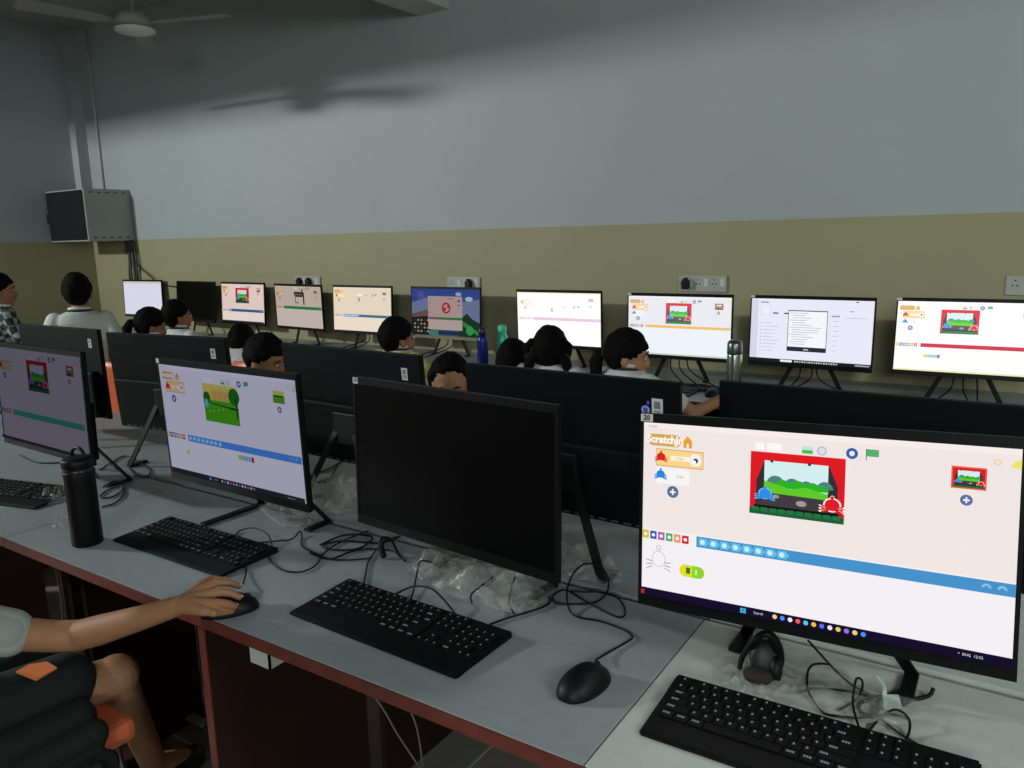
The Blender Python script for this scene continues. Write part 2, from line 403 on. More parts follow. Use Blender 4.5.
    for u in (.938, .972):
        s.disc(u, bm_+.004, .02, (140, 190, 226), a0=PI, a1=2*PI, n=8); s.disc(u, bm_+.006, .011, band, a0=PI, a1=2*PI, n=8)
def default_blocks(s, u, v):
    s.disc(u, v, .022, (206, 220, 60)); s.rect(u, v-.022, u+.02, v+.022, (206, 220, 60))
    for k in range(3): s.rect(u+.02+.022*k, v-.021, u+.04+.022*k, v+.021, (120, 200, 232))
    s.rect(u+.086, v-.024, u+.104, v+.024, (216, 40, 60))
def mon(kind, name_label, P, paint=None, tiltfix=None, sticker=None, group=None, chin=None, stand=True, bars=(.10, .10)):
    """an all-in-one computer: P = x, y, z of the lower edge, yaw, tilt in degrees"""
    x, y, z, yaw, tilt = P[:5]; yaw = rad(yaw); tilt = rad(tilt); roll = rad(P[5]) if len(P) > 5 else 0
    tz = .75
    rz = yaw if kind == 'front' else yaw+PI
    t = thing('desktop_computer', name_label, 'computer', (x, y, tz), rz, group)
    M = Matrix.Translation((0, 0, z-tz)) @ Matrix.Rotation(-tilt, 4, 'X') @ Matrix.Rotation(-roll, 4, 'Y')
    bm = B()
    # frame ring round the display, open at the front
    d0, d1 = -.002, .009
    sb = (MW-SW)/2
    box(bm, -MW/2, -SW/2, d0, d1, 0, MH); box(bm, SW/2, MW/2, d0, d1, 0, MH); box(bm, -SW/2, SW/2, d0, d1, CH+SH, MH)
    for v in bm.verts: v.co = M @ v.co
    obj('bezel', bm, bezel_pl, t)
    obj('chin', box(B(), -SW/2, SW/2, d0, d1, 0, CH, M=M), chin or bezel_pl, t)
    bm = B(); box(bm, -MW/2+.0005, MW/2-.0005, d1, d1+.004, .0005, MH-.0005, bev=.0015, M=M); obj('rear_panel', bm, back_pl, t)
    bm = B(); box(bm, -MW/2+.03, MW/2-.03, d1+.004, d1+.030, .006, MH*.54, bev=.008, M=M)
    h = obj('rear_housing', bm, back_pl, t)
    if kind == 'back':
        bm = B()
        for k in range(14):
            box(bm, -.2+.03*k, -.182+.03*k, d1+.0295, d1+.0305, .012, .016, M=M)
        obj('port_row', bm, mat('port_grey', (90, 92, 95), .4, metal=.4), h)
    if paint:
        s = Screen(M, paint.get('k', 1), paint.get('tint', (1, 1, 1)), paint.get('wash', 0)); paint['f'](s); s.finish(t)
    else:
        obj('screen', box(B(), -SW/2, SW/2, -.0008, .004, CH, CH+SH, M=M), off_gl, t)
    if sticker:
        for (sx, sz, w, hh, txt) in sticker:
            bm = B()
            if kind == 'front':
                box(bm, sx, sx+w, d0-.0006, d0-.0001, sz, sz+hh, M=M)
                Mt = M @ Matrix.Translation((sx+w/2, d0-.0009, sz+hh/2)) @ Matrix.Rotation(PI/2, 4, 'X')
                if txt: text_bm(bm, txt, hh*.95, Mt, 1, bold=.0004)
                obj('sticker', bm, [label_w, ink], t)
            else:
                dd = d1+.0042
                box(bm, sx, sx+w, dd, dd+.0006, sz, sz+hh, M=M)
                for k in range(3): box(bm, sx+w*.2, sx+w*.8, dd+.0006, dd+.0009, sz+hh*(.18+.09*k), sz+hh*(.22+.09*k), mi=1, M=M)
                box(bm, sx+w*.22, sx+w*.78, dd+.0006, dd+.0009, sz+hh*.52, sz+hh*.86, mi=2, M=M)
                obj('sticker', bm, [label_w, ink, mat('sticker_grey', (120, 122, 124), .6)], t)
                if txt == 'badge':
                    bm = B()
                    for k, (rr, mi_) in enumerate(((.0105, 0), (.0082, 1), (.006, 0))):
                        vs = [M @ V((sx+w+.014+rr*math.cos(a), dd+.0004+.0003*k, sz+.018+rr*math.sin(a))) for a in [2*PI*q/16 for q in range(16)]]
                        poly(bm, vs, mi_)
                    vs = [M @ V((sx+w+.008+.0035*math.cos(a), dd+.0008, sz+.034+.0045*math.sin(a))) for a in [2*PI*q/10 for q in range(10)]]
                    poly(bm, vs, 0)
                    obj('badge', bm, [blue_ink, label_w], t)
    if stand:
        st = obj('stand', box(B(), -.045, .045, d1+.030, d1+.046, z-tz+.06, z-tz+.15, bev=.004), black_pl, t)
        yb = .055 if bars[0] < .05 and bars[0] > 0 else (.17 if kind == 'front' else .10)
        for sx in (-1, 1):
            bm = B(); y0 = d1+.042
            lo = [(sx*.025, y0-.004, z-tz+.10), (sx*.045, y0-.004, z-tz+.10), (sx*.145, yb, .008), (sx*.123, yb, .008)]
            fr = [bm.verts.new(q) for q in lo]; bk = [bm.verts.new((q[0], q[1]+.006, q[2])) for q in lo]
            bm.faces.new(fr); bm.faces.new(bk[::-1])
            for k in range(4): bm.faces.new((fr[k], bk[k], bk[(k+1) % 4], fr[(k+1) % 4]))
            bmesh.ops.recalc_face_normals(bm, faces=bm.faces)
            x0, x1 = sorted((sx*.123, sx*.145)); box(bm, x0, x1, bars[0 if sx < 0 else 1]-(.06 if kind == 'back' else 0), yb+.008, .001, .008, bev=.002)
            obj('foot', bm, black_pl, st)
    return t
FIT = {
'm1':(-2.424,1.114,.862,-1.4,1.3),'m2':(-1.600,1.163,.858,-.9,-1.5),'m3':(-.921,1.146,.859,-5.6,1.7),'m4':(-.235,1.140,.864,.1,6.4,2.4),
'b1':(-2.990,1.504,.861,1.1,6.6),'b2':(-2.313,1.487,.863,7.5,5.2),'b3':(-1.514,1.514,.862,-2.6,5.8),'b4':(-.822,1.492,.858,-1.9,8.5),'b5':(-.215,1.50,.86,-1.0,6),
'W1':(-6.475,3.938,.861,2.8,2.4),'W2':(-5.627,3.859,.862,-3.0,5.5),'W3':(-5.042,3.872,.859,-2.4,3.5),'W4':(-4.314,3.795,.859,-5.1,-.5),'W5':(-3.697,3.785,.859,-.3,2.7),
'W6':(-3.004,3.802,.858,.7,2.2),'W7':(-2.158,3.749,.857,.6,-1.0),'W8':(-1.409,3.621,.860,.2,1.0),'W9':(-.791,3.620,.860,-2.2,1.7),'W10':(-.177,3.634,.862,1.4,5.9)}
def paint_m4(s):
    jr_ui(s)
    cu = .0625
    s.disc(cu, .775, .041, (150, 150, 156), ry=.046); s.disc(cu, .775, .0385, (244, 240, 243), ry=.0435); s.disc(cu, .71, .014, (150, 150, 156)); s.disc(cu, .71, .011, (244, 240, 243))
    for sx in (-1, 1):
        for k in range(3):
            s.poly([(cu+sx*.020, .79+.015*k), (cu+sx*.040, .785+.025*k), (cu+sx*.040, .79+.025*k), (cu+sx*.020, .795+.015*k)], (150, 150, 156))
    s.disc(.150, .815, .034, (226, 220, 40)); s.rect(.150, .781, .172, .849, (226, 220, 40)); s.rect(.172, .781, .192, .849, (140, 214, 36)); s.disc(.192, .815, .034, (140, 214, 36))
    s.rect(.153, .795, .166, .83, (44, 120, 50)); s.rect(.183, .8, .187, .83, (236, 246, 220))
    task_bar(s)
def paint_m2(s):
    jr_ui(s, bg=(240, 236, 242), low=(246, 242, 246), band=(82, 152, 240), stage='park', st=(.345, .12, .60, .45), cards=1)
    s.rect(.16, .75, .185, .8, (226, 230, 90)); default_blocks(s, .575, .72); task_bar(s, (46, 44, 50))
def paint_m1(s):
    jr_ui(s, bg=(236, 234, 240), low=(242, 238, 244), band=(70, 210, 180), bv=(.655, .715), stage='stage', st=(.39, .1, .63, .42), blocks=0, cards=1, logo=False); s.rect(0, .97, 1, 1, (70, 70, 76))
def paint_w3(s): jr_ui(s, bg=(240, 220, 212), low=(244, 230, 226), band=(62, 96, 146), bv=(.66, .73), st=(.34, .1, .66, .5), detail=False, blocks=2, cards=1); s.rect(0, .97, 1, 1, (60, 50, 60))
def paint_w4(s): jr_ui(s, bg=(226, 214, 200), low=(234, 228, 222), band=(50, 146, 76), bv=(.49, .56), stage='sketch', st=(.42, .08, .66, .44), detail=False, blocks=0, cards=1, logo=False)
def paint_w5(s): jr_ui(s, bg=(226, 208, 186), low=(232, 216, 196), band=(46, 96, 128), bv=(.62, .68), stage='dot', st=(.42, .2, .5, .35), detail=False, blocks=8, cards=1)
def paint_w7(s): jr_ui(s, bg=(250, 250, 250), low=(252, 252, 253), band=(196, 110, 176), bv=(.48, .535), stage='dot', st=(.42, .3, .44, .36), detail=False, blocks=1, cards=1, logo=False); s.rect(0, 0, 1, .02, (240, 200, 90))
def paint_w8(s): jr_ui(s, bg=(232, 232, 240), low=(236, 240, 250), band=(240, 180, 70), bv=(.49, .535), st=(.38, .11, .63, .46), detail=False, blocks=0); s.rect(0, .975, 1, 1, (180, 190, 180))
def paint_w10(s):
    jr_ui(s, bg=(254, 252, 250), low=(255, 253, 248), band=(200, 20, 44), bv=(.60, .655), st=(.31, .11, .57, .45), detail=False, blocks=0)
    default_blocks(s, .22, .78); s.rect(0, .975, 1, 1, (230, 226, 170))
def paint_blank(s): s.rect(0, 0, 1, 1, (214, 214, 230)); s.rect(0, 0, 1, .06, (196, 192, 180))
def paint_w9(s):
    s.rect(0, 0, 1, 1, (232, 234, 248)); s.rect(0, 0, .06, 1, (214, 216, 232)); s.rect(.08, .05, .15, .065, (110, 110, 120)); s.rect(.085, .12, .17, .25, (206, 208, 224)); s.rect(.09, .125, .165, .245, (238, 240, 250))
    s.rect(.19, .215, .235, .235, (50, 50, 56)); s.rect(.285, .215, .33, .235, (50, 50, 56))
    for k in range(9): s.rect(.085, .38+.055*k, .095, .39+.055*k, (120, 120, 136)); s.rect(.11, .38+.055*k, .19+.02*((k*7) % 4), .387+.055*k, (178, 180, 198))
    s.rect(.32, .17, .645, .80, (80, 80, 86)); s.rect(.325, .185, .64, .74, (246, 247, 252)); s.rect(.32, .74, .645, .81, (48, 42, 58)); s.rect(.46, .77, .5, .785, (220, 220, 226))
    random.seed(4)
    for k in range(14): s.rect(.335+.02*(k % 3 > 0), .21+.037*k, .45+.16*random.random(), .217+.037*k, (150, 152, 164))
    for k in range(8): s.rect(.69, .24+.075*k, .72+.02*random.random(), .247+.075*k, (176, 178, 196))
    s.rect(.675, .235, .74, .255, (150, 152, 168)); s.rect(.82, .16, .85, .17, (70, 70, 76)); s.rect(.78, .26, .95, .268, (186, 188, 206)); s.rect(.86, .015, .88, .03, (70, 70, 78))
    s.rect(0, .945, 1, 1, (32, 30, 36)); s.rect(.27, .955, .37, .99, (236, 236, 240))
    for k in range(18): s.rect(.39+.02*k, .96, .403+.02*k, .985, ((200, 200, 210), (230, 190, 120), (150, 170, 220))[k % 3])
    s.rect(.88, .962, .99, .982, (170, 170, 178))
def paint_w6(s):
    s.rect(0, 0, 1, 1, (58, 84, 160)); s.poly([(.0, .3), (.3, .15), (.6, .3), (1, .2), (1, .7), (0, .8)], (120, 134, 176)); s.poly([(0, .55), (.3, .42), (.4, .6), (.4, 1), (0, 1)], (120, 92, 80))
    s.disc(.14, .14, .1, (92, 96, 170)); s.disc(.85, .2, .1, (196, 204, 226), ry=.05); s.disc(.7, .1, .08, (180, 190, 220), ry=.04)
    s.poly([(0, .62), (.28, .58), (.28, 1), (0, 1)], (34, 34, 46))
    for k in range(20): s.rect(.03+.05*(k % 5), .66+.08*(k//5), .055+.05*(k % 5), .70+.08*(k//5), (186, 168, 120) if k % 3 else (60, 60, 70))
    s.poly([(.74, .6), (.82, .5), (.9, .62), (1, .7), (1, 1), (.7, 1)], (36, 62, 46)); s.poly([(.76, .66), (1, .9), (1, .98), (.76, .76)], (60, 150, 60)); s.disc(.86, .86, .1, (60, 170, 96))
    s.rect(.26, .9, .4, .99, (50, 150, 140)); s.rect(.4, .9, .74, .97, (40, 60, 40))
    s.rect(.25, .15, .755, .87, (198, 172, 168)); s.rect(.26, .66, .755, .87, (204, 186, 182))
    s.rect(.26, .60, .4, .65, (140, 100, 100)); s.rect(.4, .60, .755, .65, (60, 128, 76)); s.disc(.52, .4, .12, (196, 40, 62)); s.disc(.52, .4, .08, (198, 172, 168)); s.disc(.5, .42, .04, (196, 40, 62)); s.disc(.55, .37, .03, (196, 40, 62))
    s.rect(.69, .22, .72, .27, (90, 80, 90)); s.rect(.69, .32, .72, .35, (110, 100, 110)); s.rect(.55, .19, .63, .205, (130, 110, 112)); s.disc(.28, .3, .015, (170, 60, 80)); s.disc(.28, .5, .015, (170, 60, 80))
gN = 'all-in-one computers of the near desk row'; gB = 'computers of the opposite row seen from behind'; gW = 'computers along the back wall'
mon('front', 'leftmost near computer, dim grey screen with dark stage picture and green strip', FIT['m1'], dict(f=paint_m1, k=1, tint=(.345, .34, .38)), group=gN)
mon('front', 'near computer with lilac-grey screen showing a green park picture and blue strip', FIT['m2'], dict(f=paint_m2, k=1, tint=(.62, .62, .69)), group=gN, bars=(-.012, .10), sticker=[(-.27, .3125, .012, .012, '')])
mon('front', 'near computer with switched-off black screen and small white corner sticker', FIT['m3'], None, group=gN, sticker=[(-.269, .3105, .0155, .013, '19')])
mon('front', 'big bright near computer on the right showing red theatre stage and blue strip', FIT['m4'], dict(f=paint_m4, k=1.0), group=gN, sticker=[(-.269, .3115, .021, .0125, '20')])
def bfit(P, tl=4):
    x, y, z, yaw, tilt = P; r = rad(yaw); h = MH
    n = V((-math.sin(r), math.cos(r), 0)); top = V((x, y, z))-n*h*math.sin(rad(tilt))+V((0, 0, h*math.cos(rad(tilt))))
    t2 = rad(tl); p = top+n*h*math.sin(t2)*1 + n*.013; p.z = top.z-h*math.cos(t2)
    return (p.x, p.y, p.z, yaw, tl)
SB = lambda sx, badge='': [(sx, .245, .024, .044, badge) if badge else (sx, .258, .020, .032, '')]
mon('back', 'leftmost screen back, navy-black, boy standing behind it', bfit(FIT['b1'], 1), None, group=gB, sticker=SB(-.224))
mon('back', 'navy-black screen back behind the green-park screen, white label at its right', bfit(FIT['b2']), None, group=gB, sticker=SB(-.224))
mon('back', 'navy-black screen back between the park screen and the switched-off screen', bfit(FIT['b3']), None, group=gB, sticker=SB(-.224))
mon('back', 'navy-black screen back right of the switched-off screen, with blue badge beside its label', bfit(FIT['b4']), None, group=gB, sticker=SB(-.235, 'badge'))
mon('back', 'rightmost screen back, showing above the big bright screen', bfit(FIT['b5']), None, group=gB)
WL = [('W1', paint_blank, 'wall computer in the far corner with blank white screen', 1.0), ('W2', None, 'switched-off black wall computer beside the blank white one', 1), ('W3', paint_w3, 'small wall computer with red stage picture and slim blue strip, left of the green-striped one', 1),
      ('W4', paint_w4, 'wall computer with black zebra-like sketch and green strip', 1), ('W5', paint_w5, 'wall computer with cream screen and dark blue strip, mostly empty', 1), ('W6', paint_w6, 'wall computer with blue desktop picture behind a small window', 1),
      ('W7', paint_w7, 'wall computer with white screen and pale pink strip', 1.05), ('W8', paint_w8, 'wall computer with stage picture and yellow strip behind the girl in profile', 1), ('W9', paint_w9, 'wall computer showing a document list with a dialog box in the middle', 1), ('W10', paint_w10, 'rightmost wall computer with red strip, white screen cut by the frame', 1.05)]
TINT = {'W3': (.92, .9, .9), 'W4': (.8, .77, .76), 'W6': (.8, .8, .8)}; WASH = {'W7': .62, 'W8': .2, 'W10': .2, 'W5': .1}
for k, f, lab, kk in WL:
    mon('front', lab, FIT[k], dict(f=f, k=kk, tint=TINT.get(k, (1, 1, 1)), wash=WASH.get(k, 0)) if f else None, group=gW, bars=(.02, .02), chin=mat('painted_lit_chin', (120, 116, 92), .4) if k == 'W6' else None,  # beige chin: reflected light put into its colour
        sticker=[(-.27, .313, .02, .011, '')] if k in ('W8', 'W9', 'W10') else None)
# ------------------------------------------------------------------ keyboards, mice
key_pl = mat('matt_black_keys', (12, 12, 14), .55, spec=.2)
kb_pl = mat('black_keyboard_case', (12, 13, 15), .55, spec=.2)
legend = mat('key_legend_white', (140, 142, 146), .6)
def key_bm(w, lg=1):
    bm = B(); g = .0012
    box(bm, -w/2+g, w/2-g, -.0082, .0082, 0, .0028, bev=.0008)
    s = .0025
    for k in range(lg):
        ox = -w/2+.0065+.004*k
        poly(bm, [(ox-s/1.6, -.0005, .00295), (ox+s/1.6, -.0005, .00295), (ox+s/1.6, .004, .00295), (ox-s/1.6, .004, .00295)], 1)
    return bm
def make_keyboard(label, x, y, rz):
    t = thing('keyboard', label, 'keyboard', (x, y, .75), rad(rz), 'black keyboards on the near desks')
    hw, hd = .22, .083
    bm = B()
    prof = [(-hd, .002), (-hd, .005), (-hd+.006, .0075), (-.035, .0095), (hd-.004, .0165), (hd, .0145), (hd, .002)]
    R = [[bm.verts.new((sx*(hw-(.006 if i in (1, 6) else 0)*0), p[0], p[1])) for i, p in enumerate(prof)] for sx in (-1, 1)]
    n = len(prof)
    for k in range(n): bm.faces.new((R[0][k], R[0][(k+1) % n], R[1][(k+1) % n], R[1][k]))
    bm.faces.new(R[0][::-1]); bm.faces.new(R[1])
    bmesh.ops.recalc_face_normals(bm, faces=bm.faces)
    es = [e for e in bm.edges if abs(e.verts[0].co.x-e.verts[1].co.x) < 1e-6]
    bmesh.ops.bevel(bm, geom=es, offset=.003, segments=2, affect='EDGES')
    obj('case', bm, kb_pl, t)
    t.scale = (.965, .97, 1)
    p = .0186; x0 = -.2085; slope = (.0165-.0095)/(hd-.004+.035)
    def put(u, r, w, first):
        yy = -.0265+p*r; zz = .0097+slope*(yy+.035)
        if w == 1 and 'k' in proto: k = proto['k'].copy(); C.objects.link(k)
        elif w == 1: k = obj('key', key_bm(p), [key_pl, legend]); proto['k'] = k
        else: k = obj('wide_key', key_bm(p*w, 3 if w < 4 else 0), [key_pl, legend])
        k.parent = t; k.location = (x0+p*(u+w/2), yy, zz); k.rotation_euler = (math.atan(slope), 0, 0)
    rows = [
        [(0, 1.25), (1.25, 1.25), (2.5, 1.25), (3.75, 6.25), (10, 1.25), (11.25, 1.25), (12.5, 1.25), (13.75, 1.25), (15.25, 1), (16.25, 1), (17.25, 1), (18.5, 2), (20.5, 1), (21.5, 1)],
        [(0, 2.25)]+[(2.25+k, 1) for k in range(10)]+[(12.25, 2.75), (16.25, 1), (18.5, 1), (19.5, 1), (20.5, 1)],
        [(0, 1.75)]+[(1.75+k, 1) for k in range(11)]+[(12.75, 2.25), (18.5, 1), (19.5, 1), (20.5, 1), (21.5, 1)],
        [(0, 1.5)]+[(1.5+k, 1) for k in range(12)]+[(13.5, 1.5), (15.25, 1), (16.25, 1), (17.25, 1), (18.5, 1), (19.5, 1), (20.5, 1), (21.5, 1)],
        [(k, 1) for k in range(13)]+[(13, 2), (15.25, 1), (16.25, 1), (17.25, 1), (18.5, 1), (19.5, 1), (20.5, 1), (21.5, 1)],
        [(0, 1)]+[(1.75+k+.4*(k//4), 1) for k in range(12)]+[(15.25, 1), (16.25, 1), (17.25, 1)]]
    for r, row in enumerate(rows):
        for u, w in row: put(u, r, w, False)
    return t
proto = {}
kbs = [make_keyboard('black keyboard in front of the switched-off black screen', -.940, 1.008, -1.8),
       make_keyboard('black keyboard beside the black tumbler, next to the child\'s hand', -1.628, 1.052, 0),
       make_keyboard('black keyboard cut by the bottom edge, in front of the big bright screen', -.206, 1.028, 1.0),
       make_keyboard('black keyboard at the left edge, left of the black tumbler', -2.487, 1.018, 14)]
def mouse(label, x, y, rz, cable=None, z=.75):
    t = thing('mouse', label, 'mouse', (x, y, z), rad(rz), None)
    bm = B(); vs = ball(bm, (0, 0, 0), (.034, .056, .033), 28)
    for v in vs:
        c = v.co
        if c.z < 0: c.z *= .05
        if c.y > .02: c.x *= 1-.12*(c.y-.02)/.036*0; c.z *= 1-.15*(c.y-.02)/.036
        c.x = math.copysign(abs(c.x)**.86*.031**.14, c.x); c.y = math.copysign(abs(c.y)**.9*.056**.1, c.y); c.z += .0022
    obj('body', bm, mat('satin_black_mouse', (8, 10, 13), .5, spec=.3), t, True)
    bm = B(); tube(bm, [(-.0028, .034, .0235), (.0028, .034, .0235)], .008, 14); obj('scroll_wheel', bm, mat('rubber_wheel', (12, 12, 13), .7), t)
    bm = B(); tube(bm, [(0, .050, .0175), (0, .044, .0205), (0, .030, .0275), (0, .015, .0322)], .0008, 6, 3); obj('button_split', bm, mat('seam_black', (5, 5, 6), .8), t)
    if cable:
        bm = B(); tube(bm, cable, .0019, 8, 5); obj('cable', bm, cab_m, t, world=True)
    return t
cab_m = mat('black_cable', (10, 10, 11), .5, spec=.3)
def on(pts, z=.7535, ax='z'):
    out = []
    for q in pts:
        out.append(at(q[0], q[1], ax, q[2] if len(q) > 2 else z))
    return out
mc = on([(596, 660, .762), (604, 655, .756), (618, 647), (630, 640), (632, 636), (622, 629), (600, 621), (578, 617), (569, 609, .757), (567, 592, .77), (573, 574, .79), (585, 564, .80), (600, 566, .79), (608, 578, .775), (607, 592, .76), (596, 602), (575, 604), (556, 603), (552, 597)], .7535)
m = at(584, 679, 'z', .765); d = at(603, 664, 'z', .765)-at(566, 691, 'z', .765); mang = math.degrees(math.atan2(d.y, d.x))-90
mouse('black mouse lying alone on the grey desk right of the middle keyboard', m.x, m.y, mang, mc)
mx, my = -1.268, .884
mc2 = on([(243, 584, .765), (245, 577, .757), (246, 568), (240, 555), (235, 543), (238, 532), (252, 528, .765), (266, 533, .77), (272, 545, .757), (269, 557), (280, 569), (300, 572), (316, 565), (325, 552), (345, 540), (368, 531)])
mouse('black mouse under the child\'s hand', mx, my, -32, mc2)

def cable(label, pts, r=.0019, world=None, group='loose black cables on the near desks'):
    bm = B(); tube(bm, world or on(pts), r, 8, 5)
    return tag(obj('cable', bm, cab_m, smooth=True), label, 'cable', group)
cable('thin black cable running from behind the keyboard beside the child\'s hand', [(254, 543), (276, 541), (292, 539), (300, 531, .762), (302, 538), (302, 546), (315, 553), (330, 559), (350, 560), (372, 558)])
cable('thin black cable leaving the middle keyboard at its left back corner', [(364, 584), (366, 572), (369, 560), (378, 548)])
cable('black cable arching upright behind the middle keyboard', [(410, 603), (414, 588, .757), (418, 568, .765), (421, 561, .78), (430, 562, .775), (438, 566, .76)])
cable('black cable looping over the plastic behind the middle keyboard', [(394, 595), (408, 588, .765), (418, 586, .775), (432, 589, .78), (444, 600, .77), (456, 615, .757)], .0022)
cable('bent black cable end lying on the clear plastic', [(472, 603, .772), (471, 595, .776), (480, 587, .778), (493, 577, .78)])
cable('black cable from the right end of the middle keyboard to the screen stand', [(486, 626), (505, 619), (525, 613), (543, 607), (550, 602), (548, 597)], .0022)
cable('thin black cable hanging from the lower edge of the switched-off screen', [(515, 577, .80), (511, 590, .77), (509, 603, .76), (514, 614, .757)])
cable('black cable coil loop right of the switched-off screen', [(552, 596), (565, 590, .757), (585, 601), (603, 611), (618, 617), (625, 615), (624, 606), (616, 597), (600, 592), (585, 592), (570, 591)])
for k, (lab, pts) in enumerate([
    ('left bundle of black cable behind the switched-off screen', [(320, 545), (345, 535), (372, 537), (360, 548), (335, 550), (322, 545), (345, 541), (380, 543), (400, 536)]),
    ('second bundle of black cable behind the switched-off screen', [(310, 553), (330, 559), (350, 552), (368, 549), (392, 551), (405, 561)]),
    ('black cable coil between the tumbler and its neighbour screen', [(102, 507), (115, 503), (124, 494), (120, 487), (108, 490), (100, 497), (112, 497), (124, 488), (116, 481), (103, 487)]),
    ('black cable crossing the desk behind the park-picture screen', [(100, 470), (112, 462), (125, 456), (138, 462), (150, 470), (146, 477), (134, 473), (128, 462), (140, 450, .80)]),
    ('black cable hanging behind the leftmost screen', [(20, 455), (35, 462), (55, 463), (70, 462), (88, 468), (98, 478)]),
    ('black cable on the far desk below the screen back in the middle', [(300, 478), (312, 474), (326, 470), (340, 462), (350, 452), (338, 464), (330, 478), (318, 482)]),
    ]): cable(lab, pts, .0024)
Z4 = lambda pts, z=.7535: [at(820+a[0]/7.314, 640+a[1]/7.314, 'z', a[2] if len(a) > 2 else z) for a in pts]
g4 = 'tangled black cables under the big bright screen'
cable('black cable dropping from under the big bright screen into the tangle', None, world=Z4([(-90, 0, .80), (0, 100, .785), (120, 230, .765), (250, 340, .757), (400, 410), (470, 415)]), group=g4)
cable('black cable running level into the tangle under the big bright screen', None, world=Z4([(-160, 390), (-90, 360, .76), (0, 355, .762), (200, 375, .762), (330, 405, .757), (470, 412)]), group=g4)
cable('black cable with an upright loop in the tangle under the big bright screen', None, world=Z4([(130, 515), (230, 460), (290, 400, .765), (312, 320, .785), (290, 280, .79), (260, 300, .785), (240, 450, .765), (260, 560, .757), (290, 650)]), group=g4)
cable('black cable in a wide ring left of the tangle, under the big bright screen', None, world=Z4([(60, 180, .757), (10, 172, .76), (-60, 185, .765), (-92, 250, .762), (-90, 360, .757), (-50, 440), (20, 530), (120, 555), (280, 570), (450, 550), (560, 548), (640, 575)]), group=g4)
cable('black cable arching behind the right keyboard', None, world=Z4([(370, 650), (430, 580, .757), (520, 515, .765), (590, 520, .768), (650, 580, .765), (655, 660, .757), (625, 735)]), group=g4)
cable('black cable running down to the right keyboard\'s far end', None, world=Z4([(430, 565), (560, 670), (700, 755), (760, 800)]), group=g4)
cable('thick black coiled cable held by the white tag', None, .0032, world=Z4([(450, 440), (350, 440), (285, 470), (300, 530), (380, 548), (430, 500), (440, 450), (560, 375), (640, 390), (670, 430), (600, 475), (580, 435), (700, 432), (800, 405), (832, 350, .765)], .755), group=g4)
bm = B(); a, b_, c_, d_ = Z4([(455, 400, .764), (575, 405, .764), (600, 500, .757), (470, 520, .757)])
poly(bm, [a, b_, c_, d_]); 
tg = obj('cable_tag', bm, mat('pale_green_white_tag', (190, 205, 196), .6)); sm = tg.modifiers.new('thick', 'SOLIDIFY'); sm.thickness = .0012
tag(tg, 'pale white paper tag wrapped on the cable tangle under the big bright screen', 'tag')
bm = B(); tube(bm, Z4([(470, 410, .762), (470, 350, .775), (440, 290, .795), (418, 260, .80)]), [.003, .0035, .003, .0018], 6, 4); obj('twist_end', bm, mat('pale_green_white_tag', (190, 205, 196), .6), tg, world=False)

# ------------------------------------------------------------------ clear plastic covers
def film_mat():
    m = bpy.data.materials.new('clear_plastic_film'); m.use_nodes = True
    nt = m.node_tree; b = nt.nodes['Principled BSDF']; L = nt.links.new
    b.inputs['Base Color'].default_value = (.55, .57, .54, 1); b.inputs['Roughness'].default_value = .22; b.inputs['Specular IOR Level'].default_value = .8
    tc = nt.nodes.new('ShaderNodeTexCoord'); n = nt.nodes.new('ShaderNodeTexNoise'); n.inputs['Scale'].default_value = 18; n.inputs['Detail'].default_value = 5; n.inputs['Distortion'].default_value = 2
    L(tc.outputs['Object'], n.inputs['Vector'])
    r = nt.nodes.new('ShaderNodeMapRange'); r.inputs['From Min'].default_value = .35; r.inputs['From Max'].default_value = .7; r.inputs['To Min'].default_value = .10; r.inputs['To Max'].default_value = .42
    L(n.outputs['Fac'], r.inputs['Value']); L(r.outputs['Result'], b.inputs['Alpha'])
    bp = nt.nodes.new('ShaderNodeBump'); bp.inputs['Strength'].default_value = .6; bp.inputs['Distance'].default_value = .006; L(n.outputs['Fac'], bp.inputs['Height']); L(bp.outputs['Normal'], b.inputs['Normal'])
    return m
film = film_mat()
def bag(label, x, y, lx, ly, h, rz, seed):
    bm = B(); n, k = 46, 26; g = []
    for i in range(n+1):
        row = []
        for j in range(k+1):
            u, v = i/n*2-1, j/k*2-1
            rim = 1+.18*noise.noise(V((u*2, v*2, seed)))
            e = max(0, 1-(abs(u)**3+abs(v)**3)*.9)
            q = V((u*3.2, v*2.4, seed*3.1)); f = abs(noise.noise(q))*1.5+.42*abs(noise.noise(q*2.3))+.10*abs(noise.noise(q*5))
            cr = math.sqrt(max(0, 1-min(1, (u*u+v*v)*.55)))
            row.append(bm.verts.new((u*lx/2*rim*cr**.3, v*ly/2*rim*cr**.3, .002+h*e*(.15+f))))
        g.append(row)
    for i in range(n):
        for j in range(k):
            f = bm.faces.new((g[i][j], g[i+1][j], g[i+1][j+1], g[i][j+1])); f.smooth = True
    o = obj('plastic_cover', bm, film, loc=(x, y, .7505)); o.rotation_euler = (0, 0, rad(rz))
    return tag(o, label, 'plastic', 'crumpled clear plastic covers')
c1 = at(480, 588, 'z', .76); bag('crumpled clear plastic cover behind the middle keyboard, under the switched-off screen', c1.x-.03, c1.y+.045, .42, .20, .055, -8, 1.3)
c1 = at(275, 515, 'z', .76); bag('crumpled clear plastic cover under the park-picture screen', c1.x, c1.y+.05, .30, .14, .035, -20, 4.2)
c1 = at(325, 500, 'z', .76); bag('clear plastic cover bunched up between the park-picture screen and the switched-off one', c1.x+.02, c1.y, .22, .18, .07, 30, 8.2)
c1 = at(600, 572, 'z', .76); bag('clear plastic cover end right of the switched-off screen', c1.x-.06, c1.y+.03, .26, .12, .04, -25, 6.4)
